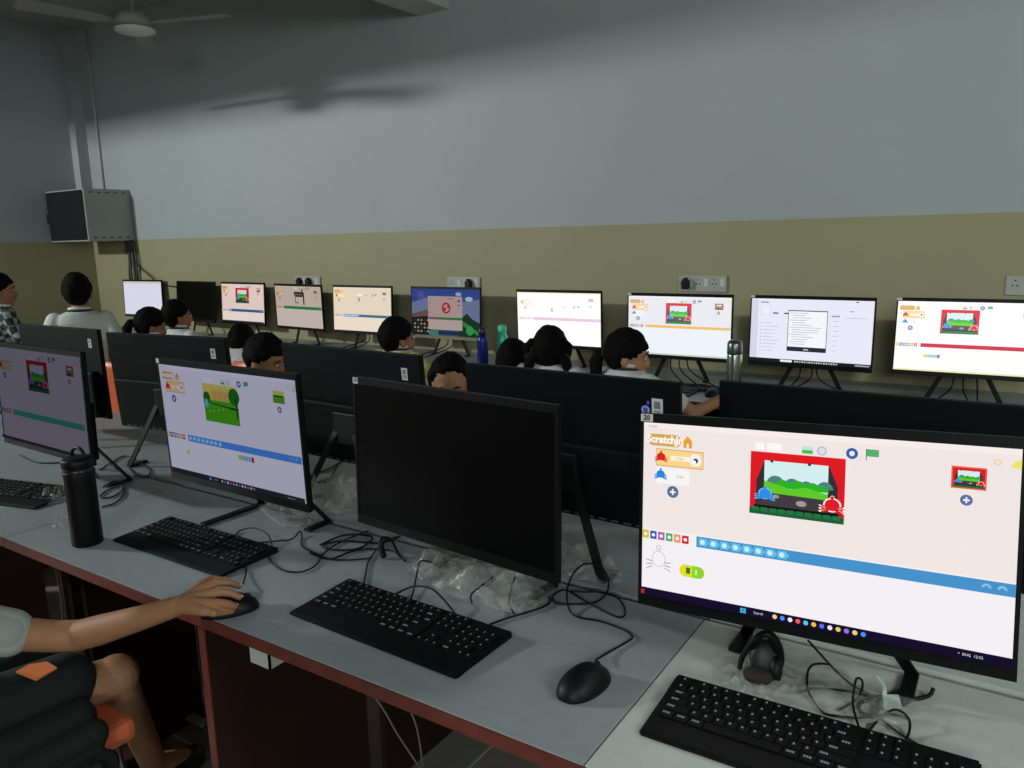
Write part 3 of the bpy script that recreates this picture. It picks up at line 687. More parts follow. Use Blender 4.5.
c1 = at(800, 702, 'z', .755); bag('clear plastic cover lying behind the right keyboard under the big bright screen', c1.x+.01, c1.y+.055, .36, .13, .018, 0, 2.4)
c1 = at(735, 680, 'z', .76); bag('clear plastic wrapping of the black headset', c1.x+.03, c1.y+.03, .15, .12, .024, 40, 9.7)
c1 = at(40, 490, 'z', .76); bag('clear plastic cover beside the leftmost keyboard', c1.x+.08, c1.y+.02, .20, .13, .026, -30, 12.5)
c1 = at(66, 520, 'z', .76); bag('small clear plastic scrap against the black tumbler', c1.x+.01, c1.y+.02, .10, .12, .02, 10, 15.5)

# ------------------------------------------------------------------ headset
dark_pad = mat('dark_foam_pad', (34, 28, 28), .8)
hs = thing('headset', 'black headset lying folded under the left half of the big bright screen', 'headset', at(768, 672, 'z', .75))
H = lambda pts: [at(720+a/10.24, 620+b/10.24, 'z', z) for a, b, z in pts]
bm = B(); tube(bm, H([(200, 500, .765), (230, 380, .785), (330, 230, .815), (440, 145, .835), (530, 170, .832), (585, 280, .81), (605, 400, .785), (590, 510, .765)]), [.004, .0045, .005, .006, .0075, .009, .009, .007], 10, 4); obj('headband', bm, black_pl, hs, world=True)
bm = B(); p0 = at(720+470/10.24, 620+400/10.24, 'z', .788); ball(bm, p0, (.026, .013, .032), 18, Matrix.Rotation(.5, 3, 'Z') @ Matrix.Rotation(-.3, 3, 'X')); obj('ear_cup', bm, mat('black_cup', (22, 21, 22), .5), hs, world=True)
bm = B(); p0 = at(720+390/10.24, 620+570/10.24, 'z', .768); ball(bm, p0, (.024, .018, .014), 18, Matrix.Rotation(.3, 3, 'Z')); obj('ear_cup', bm, dark_pad, hs, world=True)
bm = B(); p0 = at(720+560/10.24, 620+500/10.24, 'z', .775); ball(bm, p0, (.012, .022, .024), 14, Matrix.Rotation(.4, 3, 'Z')); obj('yoke', bm, black_pl, hs, world=True)
pl_ = thing('plug_adapter', 'black cable adapter standing in the wires left of the switched-off screen', 'adapter', at(383, 556, 'z', .75))
bm = B(); tube(bm, [at(384, 557, 'z', .755), at(381, 546, 'z', .775), at(384, 539, 'z', .79), at(392, 540, 'z', .785)], [.007, .0075, .007, .004], 10, 4); obj('adapter_body', bm, black_pl, pl_, world=True)
bm = B(); tube(bm, [at(392, 540, 'z', .785), at(396, 549, 'z', .768), at(400, 556, 'z', .757)], .0028, 8, 4); obj('lead', bm, cab_m, pl_, world=True)

# ------------------------------------------------------------------ tumbler
tp = at(88, 543, 'z', .75)
t = thing('tumbler', 'matt black insulated tumbler with carry ring, standing on the grey desk at left', 'bottle', (tp.x, tp.y, .75))
tb = mat('matt_black_coating', (8, 8, 9), .5, spec=.22)
obj('body', lathe(B(), [(.033, 0), (.0355, .003), (.0345, .08), (.0345, .165), (.036, .185), (.035, .188)], 36), tb, t, True)
obj('neck_band', lathe(B(), [(.0345, .188), (.0335, .189), (.0335, .196), (.0345, .197)], 36), mat('band_grey', (52, 52, 52), .3, metal=.6), t, True)
ld = obj('lid', lathe(B(), [(.0355, .197), (.0365, .199), (.0365, .215), (.033, .219), (.012, .220)], 36), tb, t, True)
bm = B(); tube(bm, [(.030*math.cos(a), .004, .219+.024*math.sin(a)) for a in [PI*k/14 for k in range(15)]], .0042, 8); obj('carry_ring', bm, tb, ld)

# ------------------------------------------------------------------ bottles on the wall desk
def bottle(label, px, top, wr, prof, m, cap, y):
    P = at(px, top, 'y', y)
    h = P.z-.75
    t = thing('water_bottle', label, 'bottle', (P.x, y, .75))
    obj('body', lathe(B(), [(r*wr, z*h) for r, z in prof], 24), m, t, True)
    obj('cap', lathe(B(), [(.72*wr, .86*h), (.74*wr, .87*h), (.74*wr, .96*h), (.6*wr, h)], 20), cap, t, True)
steel = mat('brushed_steel', (190, 200, 196), .22, metal=1)
Pst = at(735, 340, 'y', 3.30)
t = thing('steel_flask', 'stainless steel flask standing on the wall desk between two bright screens', 'bottle', (Pst.x, 3.30, .75))
h = Pst.z-.75; obj('body', lathe(B(), [(.031, 0), (.033, .004), (.033, h*.76), (.032, h*.775)], 28), steel, t, True)
cp = obj('cap', lathe(B(), [(.032, h*.78), (.0325, h*.79), (.0325, h*.94), (.027, h*.985), (.018, h)], 28), mat('grey_steel_cap', (110, 118, 116), .3, metal=.9), t, True)
bottle('dark blue bottle standing right of the desktop-picture screen', 482, 328, .030, [(.9, 0), (1, .02), (1, .7), (.9, .78), (.55, .86)], mat('deep_blue_metal', (24, 30, 120), .3, metal=.3), mat('cap_dark', (20, 22, 44), .4), 3.42)
bottle('translucent teal bottle behind the black-haired head, left of the pink-striped screen', 502, 325, .032, [(1, 0), (1, .02), (1, .6), (.85, .75), (.6, .86)], mat('teal_plastic', (44, 190, 160), .3), mat('teal_cap', (60, 200, 170), .4), 3.5)

# ------------------------------------------------------------------ wall desk clutter
for i, (k, lab) in enumerate([('W5', 'the cream-coloured screen'), ('W6', 'the desktop-picture screen'), ('W7', 'the pink-striped screen'), ('W8', 'the yellow-striped screen'), ('W9', 'the document screen'), ('W10', 'the red-striped screen')]):
    x, y = FIT[k][:2]; random.seed(i+3)
    for q in range(2 if i < 3 else 3):
        pts = []; cx, cy = x+random.uniform(-.22, .22), random.uniform(3.42, 3.52)
        for s in range(9): pts.append(V((cx+.085*math.cos(s*1.25+q)*(1+.3*random.random())+s*.008, cy+.05*math.sin(s*1.25+q), .755+.004*(s % 2))))
        pts.append(V((x+.05*q-.05, y+.05, .80))); pts.append(V((x+.04*q-.04, y+.04, .90)))
        cable(['black cable coil lying in front of %s', 'black cable loop hanging from the back of %s', 'extra black lead on the wall desk before %s'][q] % lab, None, .0035, world=pts, group='black cables along the wall desks')
def small_kb(label, x, y, rz):
    src = kbs[0]; t = src.copy(); C.objects.link(t); t.location = (x, y, .75); t.rotation_euler = (0, 0, rad(rz)); t['label'] = label; t['group'] = 'keyboards on the wall desks'
    for ch in list(src.children):
        c = ch.copy(); C.objects.link(c); c.parent = t
bpy.context.view_layer.update()
small_kb('black keyboard in front of the yellow-striped wall screen', -1.43, 3.36, 0)
small_kb('black keyboard in front of the red-striped wall screen', -.20, 3.38, 4)
small_kb('black keyboard in front of the document wall screen', -.72, 3.37, -3)
Pm = at(713, 392, 'z', .765); mouse('black mouse on the wall desk under the hand of the girl in profile', Pm.x, Pm.y, 10)

# ------------------------------------------------------------------ wall sockets, rack, pipes
soc = mat('socket_plate_grey', (166, 170, 162), .4); dark = mat('slot_black', (18, 18, 20), .6)
def sockets(label, px, w, zc, plugs, mods=4):
    P = at(px, 278, 'y', YW)
    t = thing('switchboard', label, 'socket', (P.x, YW, zc), 0, 'grey switch and socket boards on the back wall')
    obj('plate', box(B(), -w/2, w/2, -.012, -.001, -.05, .035, bev=.003), soc, t)
    n = mods
    for k in range(n):
        x = -w/2+w*(k+.5)/n
        bm = B()
        if k % 2: box(bm, x-.011, x+.011, -.0145, -.012, -.02, .02, bev=.001); obj('switch', bm, white_pl, t)
        else:
            for a, b in ((0, .014), (-.009, -.008), (.009, -.008)): tube(bm, [(x+a, -.0125, b), (x+a, -.0118, b)], .0038, 8)
            obj('outlet', bm, dark, t)
    for xx in plugs:
        bm = B(); box(bm, xx-.02, xx+.02, -.045, -.0125, -.035, .012, bev=.006); box(bm, xx-.008, xx+.008, -.042, -.018, .010, .026, bev=.004); obj('plug', bm, black_pl, t)
sockets('switchboard with two sockets above the yellow-striped wall screen', 703, .262, 1.217, [-.085], 6)
sockets('switchboard with one black plug above the desktop-picture wall screen', 464, .26, 1.197, [.055])
sockets('switchboard with two black plugs above the green-striped wall screen', 308, .27, 1.192, [-.07, .03])
sockets('switchboard cut by the right edge of the photo, above the red-striped screen', 1044, .27, 1.227, [])
rk = thing('network_cabinet', 'wall-mounted grey network cabinet with dark glass door in the back left corner', 'cabinet', (-6.93, 3.81, 1.525))
rg = mat('cabinet_grey', (150, 156, 152), .5, noise_amt=.04); rd = mat('cabinet_door_glass', (22, 26, 27), .25)
bm = B(); box(bm, -.30, .31, -.20, .205, 0, .435, bev=.004); cb = obj('cabinet_body', bm, rg, rk)
obj('glass_door', box(B(), -.285, .297, -.208, -.2005, .012, .423, bev=.002), rd, rk)
bm = B()
for zz in (.03, .405):
    for k in range(5): box(bm, .3095, .3112, -.155+.072*k, -.125+.072*k, zz-.005, zz+.005, bev=.0007)
obj('vent_slots', bm, mat('vent_dark', (48, 52, 51), .7), cb)
bm = B(); box(bm, -.298, -.29, -.214, -.207, .16, .24); obj('door_latch', bm, black_pl, rk)
bm = B(); random.seed(2)
for k in range(7):
    x0 = -6.72+.02*k; pts = [V((x0, 3.98, 1.53))]
    for s in range(1, 6): pts.append(V((-6.70+.02*k*(1-.1*s)+.015*math.sin(s*1.3+k), 3.985-.01*(k % 2), 1.53-.15*s)))
    tube(bm, pts, .009, 6, 4)
tag(obj('cable_bundle', bm, mat('grey_black_cable', (62, 62, 58), .6), smooth=True), 'bundle of dark cables dropping from the network cabinet to the wall desk', 'cable')
bm = B(); tube(bm, [at(124, 249, 'y', 3.99), at(133, 260, 'y', 3.99), at(143, 270, 'y', 3.99), at(153, 279, 'y', 3.99), at(158, 288, 'y', 3.99)], .005, 6, 4)
tag(obj('cable', bm, cab_m, smooth=True), 'single dark cable slanting from the network cabinet to the blank white screen', 'cable')
bm = B(); tube(bm, [at(162, 284, 'y', 3.99), at(170, 286, 'y', 3.99), at(178, 287, 'y', 3.99)], .005, 6, 4)
tag(obj('cable', bm, cab_m, smooth=True), 'short dark cable on the wall between the blank and the switched-off wall screens', 'cable')
bm = B(); tube(bm, [(-7.0, YW-.012, CZ-.01), (-7.0, YW-.012, 1.965)], .010, 10)
tag(obj('conduit', bm, mat('conduit_white', (176, 180, 178), .5)), 'thin pale conduit running down the back wall to the network cabinet', 'pipe')
# grey cable duct and hose on the floor under the desks
f0 = at(141, 655, 'z', .05); f1 = at(197, 688, 'z', .05); dv = (f1-f0).normalized(); sd = V((-dv.y, dv.x, 0))*.03
bm = B(); pts = [f0-dv*.02-sd, f1+dv*.1-sd, f1+dv*.1+sd, f0-dv*.02+sd]
lo = [bm.verts.new((p.x, p.y, .003)) for p in pts]; hi = [bm.verts.new((p.x, p.y, .05)) for p in pts]
bm.faces.new(lo[::-1]); bm.faces.new(hi)
for k in range(4): bm.faces.new((lo[k], lo[(k+1) % 4], hi[(k+1) % 4], hi[k]))
tag(obj('cable_duct', bm, mat('duct_white', (176, 172, 160), .5)), 'white plastic cable duct lying on the floor under the near desk', 'duct')
bm = B()
for k in range(4):
    o_ = V((.012*k, -.010*k, 0)); tube(bm, [at(94, 592, 'y', 1.24)+o_, at(108, 622, 'y', 1.22)+o_, at(124, 660, 'y', 1.18)+o_, at(138, 686, 'z', .12)+o_, at(163, 700, 'z', .04)+o_*.6, at(205, 722, 'z', .02)+o_*.5], .009, 8, 5)
tag(obj('cable_bundle', bm, mat('grey_hose', (120, 120, 116), .5), smooth=True), 'grey cables curving down to the floor under the near desk, beside the duct', 'cable')
bm = B(); tube(bm, [at(55, 565, 'y', 1.05), at(60, 590, 'y', 1.05), at(63, 615, 'y', 1.05), at(64, 650, 'y', 1.05)], .003, 6, 4)
tag(obj('cable', bm, mat('grey_hose', (120, 120, 116), .5), smooth=True), 'thin grey wire hanging in the dark under the left desk', 'cable', 'thin grey wires hanging under the near desks')
for lab, q in (('left of two thin grey wires hanging under the middle desk', [(374, 696), (385, 712), (398, 735), (420, 768)]), ('right of two thin grey wires hanging under the middle desk', [(408, 705), (416, 725), (420, 745), (423, 768)])):
    bm = B(); tube(bm, [at(a, b, 'y', 1.2) for a, b in q], .0022, 6, 4)
    tag(obj('cable', bm, mat('grey_hose', (120, 120, 116), .5), smooth=True), lab, 'cable', 'thin grey wires hanging under the near desks')

# ------------------------------------------------------------------ ceiling fans
fan_w = mat('fan_white', (205, 206, 200), .5); fan_b = mat('fan_grey_blade', (138, 138, 134), .6)
def fan(label, x, y, z, a0, bl=.62):
    t = thing('ceiling_fan', label, 'fan', (x, y, CZ), 0)
    bm = B(); tube(bm, [(0, 0, 0), (0, 0, z-CZ+.06)], .012, 10); obj('down_rod', bm, fan_b, t)
    obj('canopy', lathe(B(), [(.02, -.09), (.055, -.06), (.06, 0)], 20), fan_w, t, True)
    obj('motor', lathe(B(), [(.03, z-CZ-.005), (.10, z-CZ+.005), (.115, z-CZ+.03), (.10, z-CZ+.07), (.04, z-CZ+.085)], 28), fan_b, t, True)
    obj('hub_cover', lathe(B(), [(.06, z-CZ-.035), (.115, z-CZ-.02), (.118, z-CZ-.006)], 28), fan_w, t, True)
    for k in range(3):
        a = rad(a0+120*k); bm = B()
        pts = [(.10, -.02), (.2, -.05), (bl, -.07), (bl+.02, 0), (bl, .07), (.2, .05), (.10, .02)]
        R_ = Matrix.Rotation(a, 4, 'Z') @ Matrix.Translation((0, 0, z-CZ+.02)) @ Matrix.Rotation(.16, 4, 'X')
        lo = [bm.verts.new(R_ @ V((p[0], p[1], 0))) for p in pts]; hi = [bm.verts.new(R_ @ V((p[0], p[1], .005))) for p in pts]
        bm.faces.new(lo[::-1]); bm.faces.new(hi)
        for q in range(7): bm.faces.new((lo[q], lo[(q+1) % 7], hi[(q+1) % 7], hi[q]))
        obj('blade', bm, fan_b, t)
Pf = at(135, 30, 'z', 2.76)
fan('ceiling fan with white hub near the upper left corner, before the back wall', Pf.x, Pf.y, 2.77, 20)
fan('ceiling fan nearer the left wall, above the standing boys', -5.47, 1.9, 2.64, 50)
fan('ceiling fan above the near desks', -1.8, 1.0, 2.58, 10)

# ------------------------------------------------------------------ chairs
orange = mat('orange_plastic', (222, 104, 52), .42, nscale=5, noise_amt=.05)
orange_d = mat('orange_plastic_front', (222, 116, 76), .42, nscale=5, noise_amt=.05)
grey_leg = mat('chair_leg_steel', (70, 72, 74), .4, metal=.6)
def chair(label, x, y, rz, back=True, m=orange, seat=.415):
    t = thing('plastic_chair', label, 'chair', (x, y, 0), rad(rz), 'orange plastic chairs')
    bm = B(); box(bm, -.20, .20, -.20, .20, seat-.055, seat, bev=.02); obj('seat', bm, m, t)
    if back:
        bm = B(); n = 10; F_ = []
        for i in range(n+1):
            u = i/n; z = seat+.02+.43*u; w = (.17+.03*math.sin(u*PI*.7))*(1 if u < .8 else math.sqrt(max(.35, 1-((u-.8)/.24)**2)))
            yb = -.19-.07*u
            F_.append([bm.verts.new((w*s, yb-.03*(1-s*s), z)) for s in [k/5-1 for k in range(11)]])
        for a, b in zip(F_, F_[1:]):
            for k in range(10): f = bm.faces.new((a[k], a[k+1], b[k+1], b[k])); f.smooth = True
        o = obj('backrest', bm, m, t); s = o.modifiers.new('thick', 'SOLIDIFY'); s.thickness = .012
    for sx in (-1, 1):
        for sy in (-1, 1):
            bm = B(); tube(bm, [(sx*.17, sy*.16, seat-.05), (sx*.19, sy*.19, 0)], .011, 10); obj('leg', bm, grey_leg, t)
    return t

# ------------------------------------------------------------------ people
skin_a = mat('brown_skin', (150, 102, 76), .55, nscale=20, noise_amt=.05)
skin_p = mat('light_brown_skin', (164, 120, 88), .62, spec=.3, nscale=20, noise_amt=.05, bump=.02, bscale=120)
hair_m = mat('black_hair', (9, 8, 8), .8, spec=.1, nscale=50, noise_amt=.3, bump=.5, bscale=120)
shirt_w = mat('white_school_shirt', (186, 192, 190), .8, nscale=12); dark_g = mat('dark_green_cloth', (20, 32, 29), .85, nscale=12)
sock = mat('grey_sock', (120, 120, 120), .9); shoe = mat('black_shoe', (16, 16, 17), .4); eye_m = mat('eye_white', (200, 196, 190), .3)
def stripes(name, a, b, sc, check=False):
    m = bpy.data.materials.new(name); m.use_nodes = True; nt = m.node_tree; bs = nt.nodes['Principled BSDF']
    tc = nt.nodes.new('ShaderNodeTexCoord')
    w = nt.nodes.new('ShaderNodeTexChecker' if check else 'ShaderNodeTexWave'); w.inputs['Scale'].default_value = sc
    mp = nt.nodes.new('ShaderNodeMapping'); mp.inputs['Rotation'].default_value = (0, rad(25) if not check else rad(45), rad(20)); nt.links.new(tc.outputs['Object'], mp.inputs[0]); nt.links.new(mp.outputs[0], w.inputs['Vector'])
    r = nt.nodes.new('ShaderNodeValToRGB'); r.color_ramp.interpolation = 'CONSTANT'; r.color_ramp.elements[1].position = .6 if not check else .5
    r.color_ramp.elements[0].color = (*lin(a), 1); r.color_ramp.elements[1].color = (*lin(b), 1)
    nt.links.new(w.outputs['Fac'], r.inputs[0]); nt.links.new(r.outputs[0], bs.inputs['Base Color']); bs.inputs['Roughness'].default_value = .85
    return m
def person(label, hp, yp, byaw, hyaw=0, pose='sit', hair='short', shirt=None, skin=None, wr=None, wl=None, nod=0, seat=True, ribbon=False, hairline=.056):
    skin = skin or skin_a; shirt = shirt or shirt_w
    top = at(hp[0], hp[1], 'y', yp); br = rad(byaw)
    sit = pose == 'sit'
    pz = .50 if sit else top.z*.53
    Ls = .60 if sit else top.z*.47
    phi = math.acos(max(.75, min(1, (top.z-pz)/Ls))) if sit else .06
    dirv = V((0, math.sin(phi), math.cos(phi)))
    hc = V((0, math.sin(phi)*(Ls-.10), top.z-.118))
    Rb = Matrix.Rotation(br, 3, 'Z'); rt = V((top.x, yp, 0))-Rb @ V((hc.x, hc.y, 0))
    t = thing('person', label, 'person', (rt.x, rt.y, 0), br)
    S = lambda a: V((0, 0, pz))+dirv*((a if a < 0 else a*(1.16 if sit else 1.05))*Ls/.60)
    def torso(bm, g):
        k = 1 if sit else 1.04
        loft(bm, [(S(-.075), .085+g, .06+g), (S(-.03), (.118+g)*k, .085+g), (S(.06), (.112+g)*k, .080+g), (S(.15), (.104+g)*k, .072+g), (S(.25), (.122+g)*k, .078+g), (S(.315), (.132+g)*k, .070+g), (S(.352), (.100+g)*k, .056+g), (S(.372), (.050+g)*k, .045+g)])
    sh = {s: S(.325)+V((s*.128, 0, 0)) for s in (-1, 1)}
    W = {1: wr or ((.17, .34, .79-.0) if sit else (.2, .08, pz-.10)), -1: wl or ((-.17, .34, .79) if sit else (-.2, .08, pz-.10))}
    arms = {}
    for s in (-1, 1):
        w = V(W[s]); d = w-sh[s]; L1 = .215; dist = min(d.length, .425); w = sh[s]+d.normalized()*dist
        mid = (sh[s]+w)/2; hh = math.sqrt(max(0, L1*L1-(dist/2)**2)); dn = V((s*.5, -.2, -1)); dn = (dn-d.normalized()*dn.dot(d.normalized())).normalized()
        arms[s] = (sh[s], mid+dn*hh, w)
    legs = {}
    for s in (-1, 1):
        if sit: legs[s] = [V((s*.068, .02, .47)), V((s*.085, .33, .47)), V((s*.085, .34, .08))]
        else: legs[s] = [V((s*.065, 0, pz-.03)), V((s*.07, .02, pz*.53)), V((s*.07, 0, .08))]
    bm = B(); torso(bm, 0); limb(bm, [S(.35), S(.42), hc+V((0, -.01, -.05))], [.045, .038, .042])
    for s in (-1, 1):
        a = arms[s]; limb(bm, [a[0], a[1], a[2]], [.038, .030, .021])
        dd = (a[2]-a[1]).normalized(); 
        if sit: dd = V((dd.x, dd.y, 0)).normalized()
        side = V((dd.y, -dd.x, 0)); side = side.normalized() if side.length > .1 else V((1, 0, 0))
        ball(bm, a[2]+dd*.035, (.027, .027, .014), 10)
        for q, ln in enumerate((.045, .052, .049, .038)):
            b0 = a[2]+dd*.05+side*(-.021+.014*q); limb(bm, [b0, b0+dd*ln*.55+V((0, 0, .004)), b0+dd*ln+V((0, 0, -.006))], [.0078, .0072, .0062], 8)
        b0 = a[2]+dd*.02-side*s*.02; limb(bm, [b0, b0+dd*.025-side*s*.018, b0+dd*.05-side*s*.02], [.009, .0082, .007], 8)
        l = legs[s]; limb(bm, l, [.062, .045, .028]); limb(bm, [l[2], l[2]+V((0, .10, -.045))], [.028, .022])
    Hm = Matrix.Translation(hc) @ Matrix.Rotation(rad(hyaw), 4, 'Z') @ Matrix.Rotation(rad(-nod), 4, 'X'); R3 = Hm.to_3x3()
    hb = lambda c, r, q=12: ball(bm, Hm @ V(c), r, q, R3)
    hb((0, -.008, .022), (.067, .081, .084), 20); hb((0, .020, -.025), (.054, .058, .070), 16); hb((0, .052, -.082), (.022, .018, .018)); hb((0, .030, -.062), (.040, .040, .034))
    limb(bm, [Hm @ V((0, .076, .008)), Hm @ V((0, .087, -.018)), Hm @ V((0, .084, -.030))], [.0065, .0095, .0105], 8)
    for s in (-1, 1):
        hb((s*.0105, .080, -.031), (.007, .008, .006), 8); hb((s*.030, .058, -.030), (.020, .018, .020)); hb((s*.069, -.006, -.012), (.008, .017, .026)); hb((s*.028, .071, .020), (.018, .009, .006), 8)
    hb((0, .074, -.051), (.019, .008, .0055), 8); hb((0, .072, -.061), (.016, .008, .006), 8)
    remesh(obj('body', bm, skin, t), .0052, 2)
    bm = B()
    for s in (-1, 1):
        ball(bm, Hm @ V((s*.027, .0745, .003)), (.0105, .0065, .0062), 10, R3); vs = ball(bm, Hm @ V((s*.027, .0796, .0028)), (.0052, .0022, .0052), 10, R3, 1)
    obj('eyes', bm, [eye_m, mat('dark_iris', (24, 16, 12), .2)], t)
    bm = B()
    for s in (-1, 1): tube(bm, [Hm @ V((s*.014, .080, .020)), Hm @ V((s*.028, .0805, .025)), Hm @ V((s*.042, .072, .021))], [.002, .003, .0015], 6, 3)
    obj('eyebrows', bm, hair_m, t)
    # hair
    bm = B(); vs = ball(bm, (0, 0, 0), (.0785, .0935, .097), 48)
    for v in vs:
        p = v.co.copy(); n_ = p.normalized(); p *= 1+.05*noise.noise(p*26)+.035*noise.noise(p*75)
        p += V((0, -.012, .022))
        hl = hairline-.012-(1.1 if hair != 'short' else .8)*max(0, abs(p.x)-.038)*(1 if p.y < .045 else .35)
        cut = False
        if p.y > .022 and p.z < hl: cut = True
        if hair == 'short' and -.03 < p.y <= .022 and p.z < -.002+.25*(-p.y): cut = True
        if hair != 'short' and -.018 < p.y <= .022 and p.z < -.005: cut = True
        if p.z < (-.068 if hair == 'short' else -.080): cut = True
        if cut: p = V((p.x*.76, p.y*.74, p.z*.80-.004))
        v.co = Hm @ p
    ho = obj('hair', bm, hair_m, t, True)
    def tail(pts, rs):
        b2 = B(); limb(b2, [Hm @ V(p) for p in pts], rs, 14)
        for v in b2.verts: v.co += v.co.normalized()*0+V((1, 1, 1))*.004*noise.noise(v.co*60)
        o = remesh(obj('hair_tail', b2, hair_m, ho), .006, 1)
    def tie(c, r, m):
        b2 = B(); tube(b2, [Hm @ (V(c)+V((r*math.cos(a), 0, r*math.sin(a)))) for a in [2*PI*k/12 for k in range(13)]], .006, 8); obj('hair_tie', b2, m, ho)
    if hair == 'pony':
        tail([(0, -.090, .010), (0, -.118, -.004), (0, -.130, -.04), (0, -.124, -.09), (0, -.110, -.125)], [.020, .026, .029, .026, .014]); tie((0, -.102, .006), .022, dark_g)
    if hair == 'plaits':
        for s in (-1, 1):
            tail([(s*.058, -.06, -.01), (s*.082, -.062, -.04), (s*.088, -.06, -.085), (s*.078, -.055, -.135)], [.022, .023, .022, .014])
            tail([(s*.070, -.055, .055), (s*.092, -.050, .030), (s*.090, -.05, -.005)], [.015, .017, .014])
            tie((s*.078, -.06, -.02), .018, dark_g)
    if hair == 'long':
        tail([(0, -.07, .0), (0, -.085, -.06), (0, -.08, -.13), (0, -.075, -.17)], [.06, .062, .055, .035])
    if hair == 'bun':
        tail([(0, -.10, .02), (0, -.12, .02)], [.03, .026])
    if ribbon:
        b2 = B(); box(b2, -.090, -.082, .0, .03, -.07, -.005, bev=.002, M=Hm); box(b2, -.098, -.092, .0, .03, -.075, -.01, bev=.002, M=Hm); obj('ribbon', b2, mat('red_ribbon', (150, 40, 44), .7), ho)
    # clothes
    bm = B(); torso(bm, .012)
    for s in (-1, 1): a = arms[s]; limb(bm, [a[0], a[0]*.35+a[1]*.65], [.050, .046])
    so = remesh(obj('shirt', bm, shirt, t), .008, 3)
    bm = B(); q = S(.385)
    tube(bm, [q+V((.052*math.cos(a), .046*math.sin(a)+.002, -.004*math.sin(a))) for a in [2*PI*k/20 for k in range(21)]], .009, 8); obj('collar', bm, mat('white_collar', (200, 205, 203), .8), so)
    bm = B(); q = S(.372)
    tube(bm, [q+V((.060*math.cos(a), .052*math.sin(a)+.002, -.004*math.sin(a))) for a in [2*PI*k/20 for k in range(21)]], .006, 8); obj('collar_trim', bm, dark_g, so)
    bm = B()
    loft(bm, [(S(-.085), .10, .075), (S(-.03), .132, .10), (S(.07), .126, .095)])
    for s in (-1, 1): l = legs[s]; limb(bm, [l[0], l[0]*.15+l[1]*.85], [.078, .068])
    remesh(obj('shorts', bm, dark_g, t), .010, 3)
    for s in (-1, 1):
        l = legs[s]; bm = B(); limb(bm, [l[2]+V((0, -.02, -.03)), l[2]+V((0, .11, -.045))], [.040, .034]); remesh(obj('shoe', bm, shoe, t), .008, 2)
    if sit and seat: chair(seat if isinstance(seat, str) else 'orange plastic chair under the seated child', rt.x, rt.y, byaw)
    return t
ex = FIT
person('boy in dark checked shirt standing at the left edge, profile to the right', (-3, 272), 2.3, -10, -15, 'stand', 'short', stripes('dark_check_cloth', (22, 44, 38), (130, 140, 138), 24, True), wr=(.16, .30, .86), wl=(-.1, .25, .84))
person('boy in white shirt standing with his back to the camera near the network cabinet', (75, 272), 2.35, 58, -6, 'stand', 'short', wr=(.26, .10, .84), wl=(-.26, .10, .84))
person('child with dark hair in front of the blank white screen, head bent to the right', (149, 307), 2.75, -5, -15, 'sit', 'pony', nod=15, seat='orange plastic chair of the child before the blank white screen')
person('child in white collar in profile before the switched-off wall screen', (176, 299), 3.08, 0, -16, 'sit', 'short', seat='orange plastic chair of the child before the switched-off wall screen')
person('child seen from behind below the small red-stage screen, on orange chair', (241, 323), 3.0, 20, 10, 'sit', 'short', seat=False)
person('child with lit cheek leaning beside the middle screen back, turned to the right', (264, 333), 2.13, 200, 85, 'sit', 'short', nod=14, skin=skin_p, seat='orange plastic chair of the child leaning beside the middle screen back', wr=(.17, .22, .80), wl=(-.17, .22, .80))
person('boy in white shirt with yellow stripes, before the cream-coloured wall screen', (397, 316), 2.95, -5, -18, 'sit', 'short', stripes('white_yellow_stripe_cloth', (196, 198, 190), (190, 166, 70), 7), seat='orange plastic chair of the boy in yellow stripes')
person('child whose forehead shows above the switched-off black screen', (449, 353), 2.13, 190, 26, 'sit', 'pony', skin=skin_p, ribbon=True, nod=10, hairline=.088, seat='orange plastic chair of the child behind the switched-off black screen', wr=(.17, .22, .80), wl=(-.17, .22, .80))
person('child of whom only a round crop of black hair shows left of the plaited girl', (513, 338), 2.95, 10, 10, 'sit', 'long', seat='orange plastic chair of the black-haired child left of the plaited girl')
person('girl with plaits in white shirt before the pink-striped screen, seen from behind', (550, 325), 2.92, 5, 14, 'sit', 'plaits', seat='orange plastic chair of the girl with plaits')
person('girl with ponytail in profile to the right before the yellow-striped screen', (628, 328), 2.92, -20, -50, 'sit', 'pony', skin=skin_p, nod=6, hairline=.046, wr=(.34, .36, .84), seat='orange plastic chair of the girl in profile')
cp_ = at(250, 354, 'y', 2.45); chair('orange plastic chair with the child below the red-stage screen', cp_.x, 2.45+.25, 3, seat=.45)
cp_ = at(99, 345, 'y', 2.08); chair('empty orange plastic chair between two screen backs at left', cp_.x+.04, 2.08+.25, 10, seat=.465)

# ------------------------------------------------------------------ the child at the near desk
P = thing('person', 'child at bottom left reaching a bare arm to the mouse, dark tunic and white sleeve', 'person', (-1.80, .45, 0))
SH, EL = V((-1.69, .553, .757)), V((-1.583, .729, .672))
WR = at(178, 606, 'z', .779)
vox = .0024
bm = B()
ap = [SH, SH*.45+EL*.55, SH*.15+EL*.85+V((0, 0, .004)), EL*.93+WR*.07+V((0, 0, .006)), EL*.72+WR*.28+V((0, 0, .003)), EL*.3+WR*.7, WR]
limb(bm, ap, [.036, .0335, .0315, .0315, .0305, .024, .0195], 24)
kn = [at(205, 587, 'z', .802), at(209, 594, 'z', .806), at(210, 602, 'z', .803), at(206, 611, 'z', .796)]
fing = [[(206, 588, .796), (218, 582, .800), (230, 583, .794), (239, 586, .784)],
        [(208, 595, .798), (220, 592, .803), (231, 593, .797), (239, 597, .785)],
        [(208, 603, .795), (219, 603, .797), (228, 604, .790), (235, 606, .780)],
        [(204, 611, .786), (214, 613, .784), (223, 612, .776), (232, 611, .768)]]
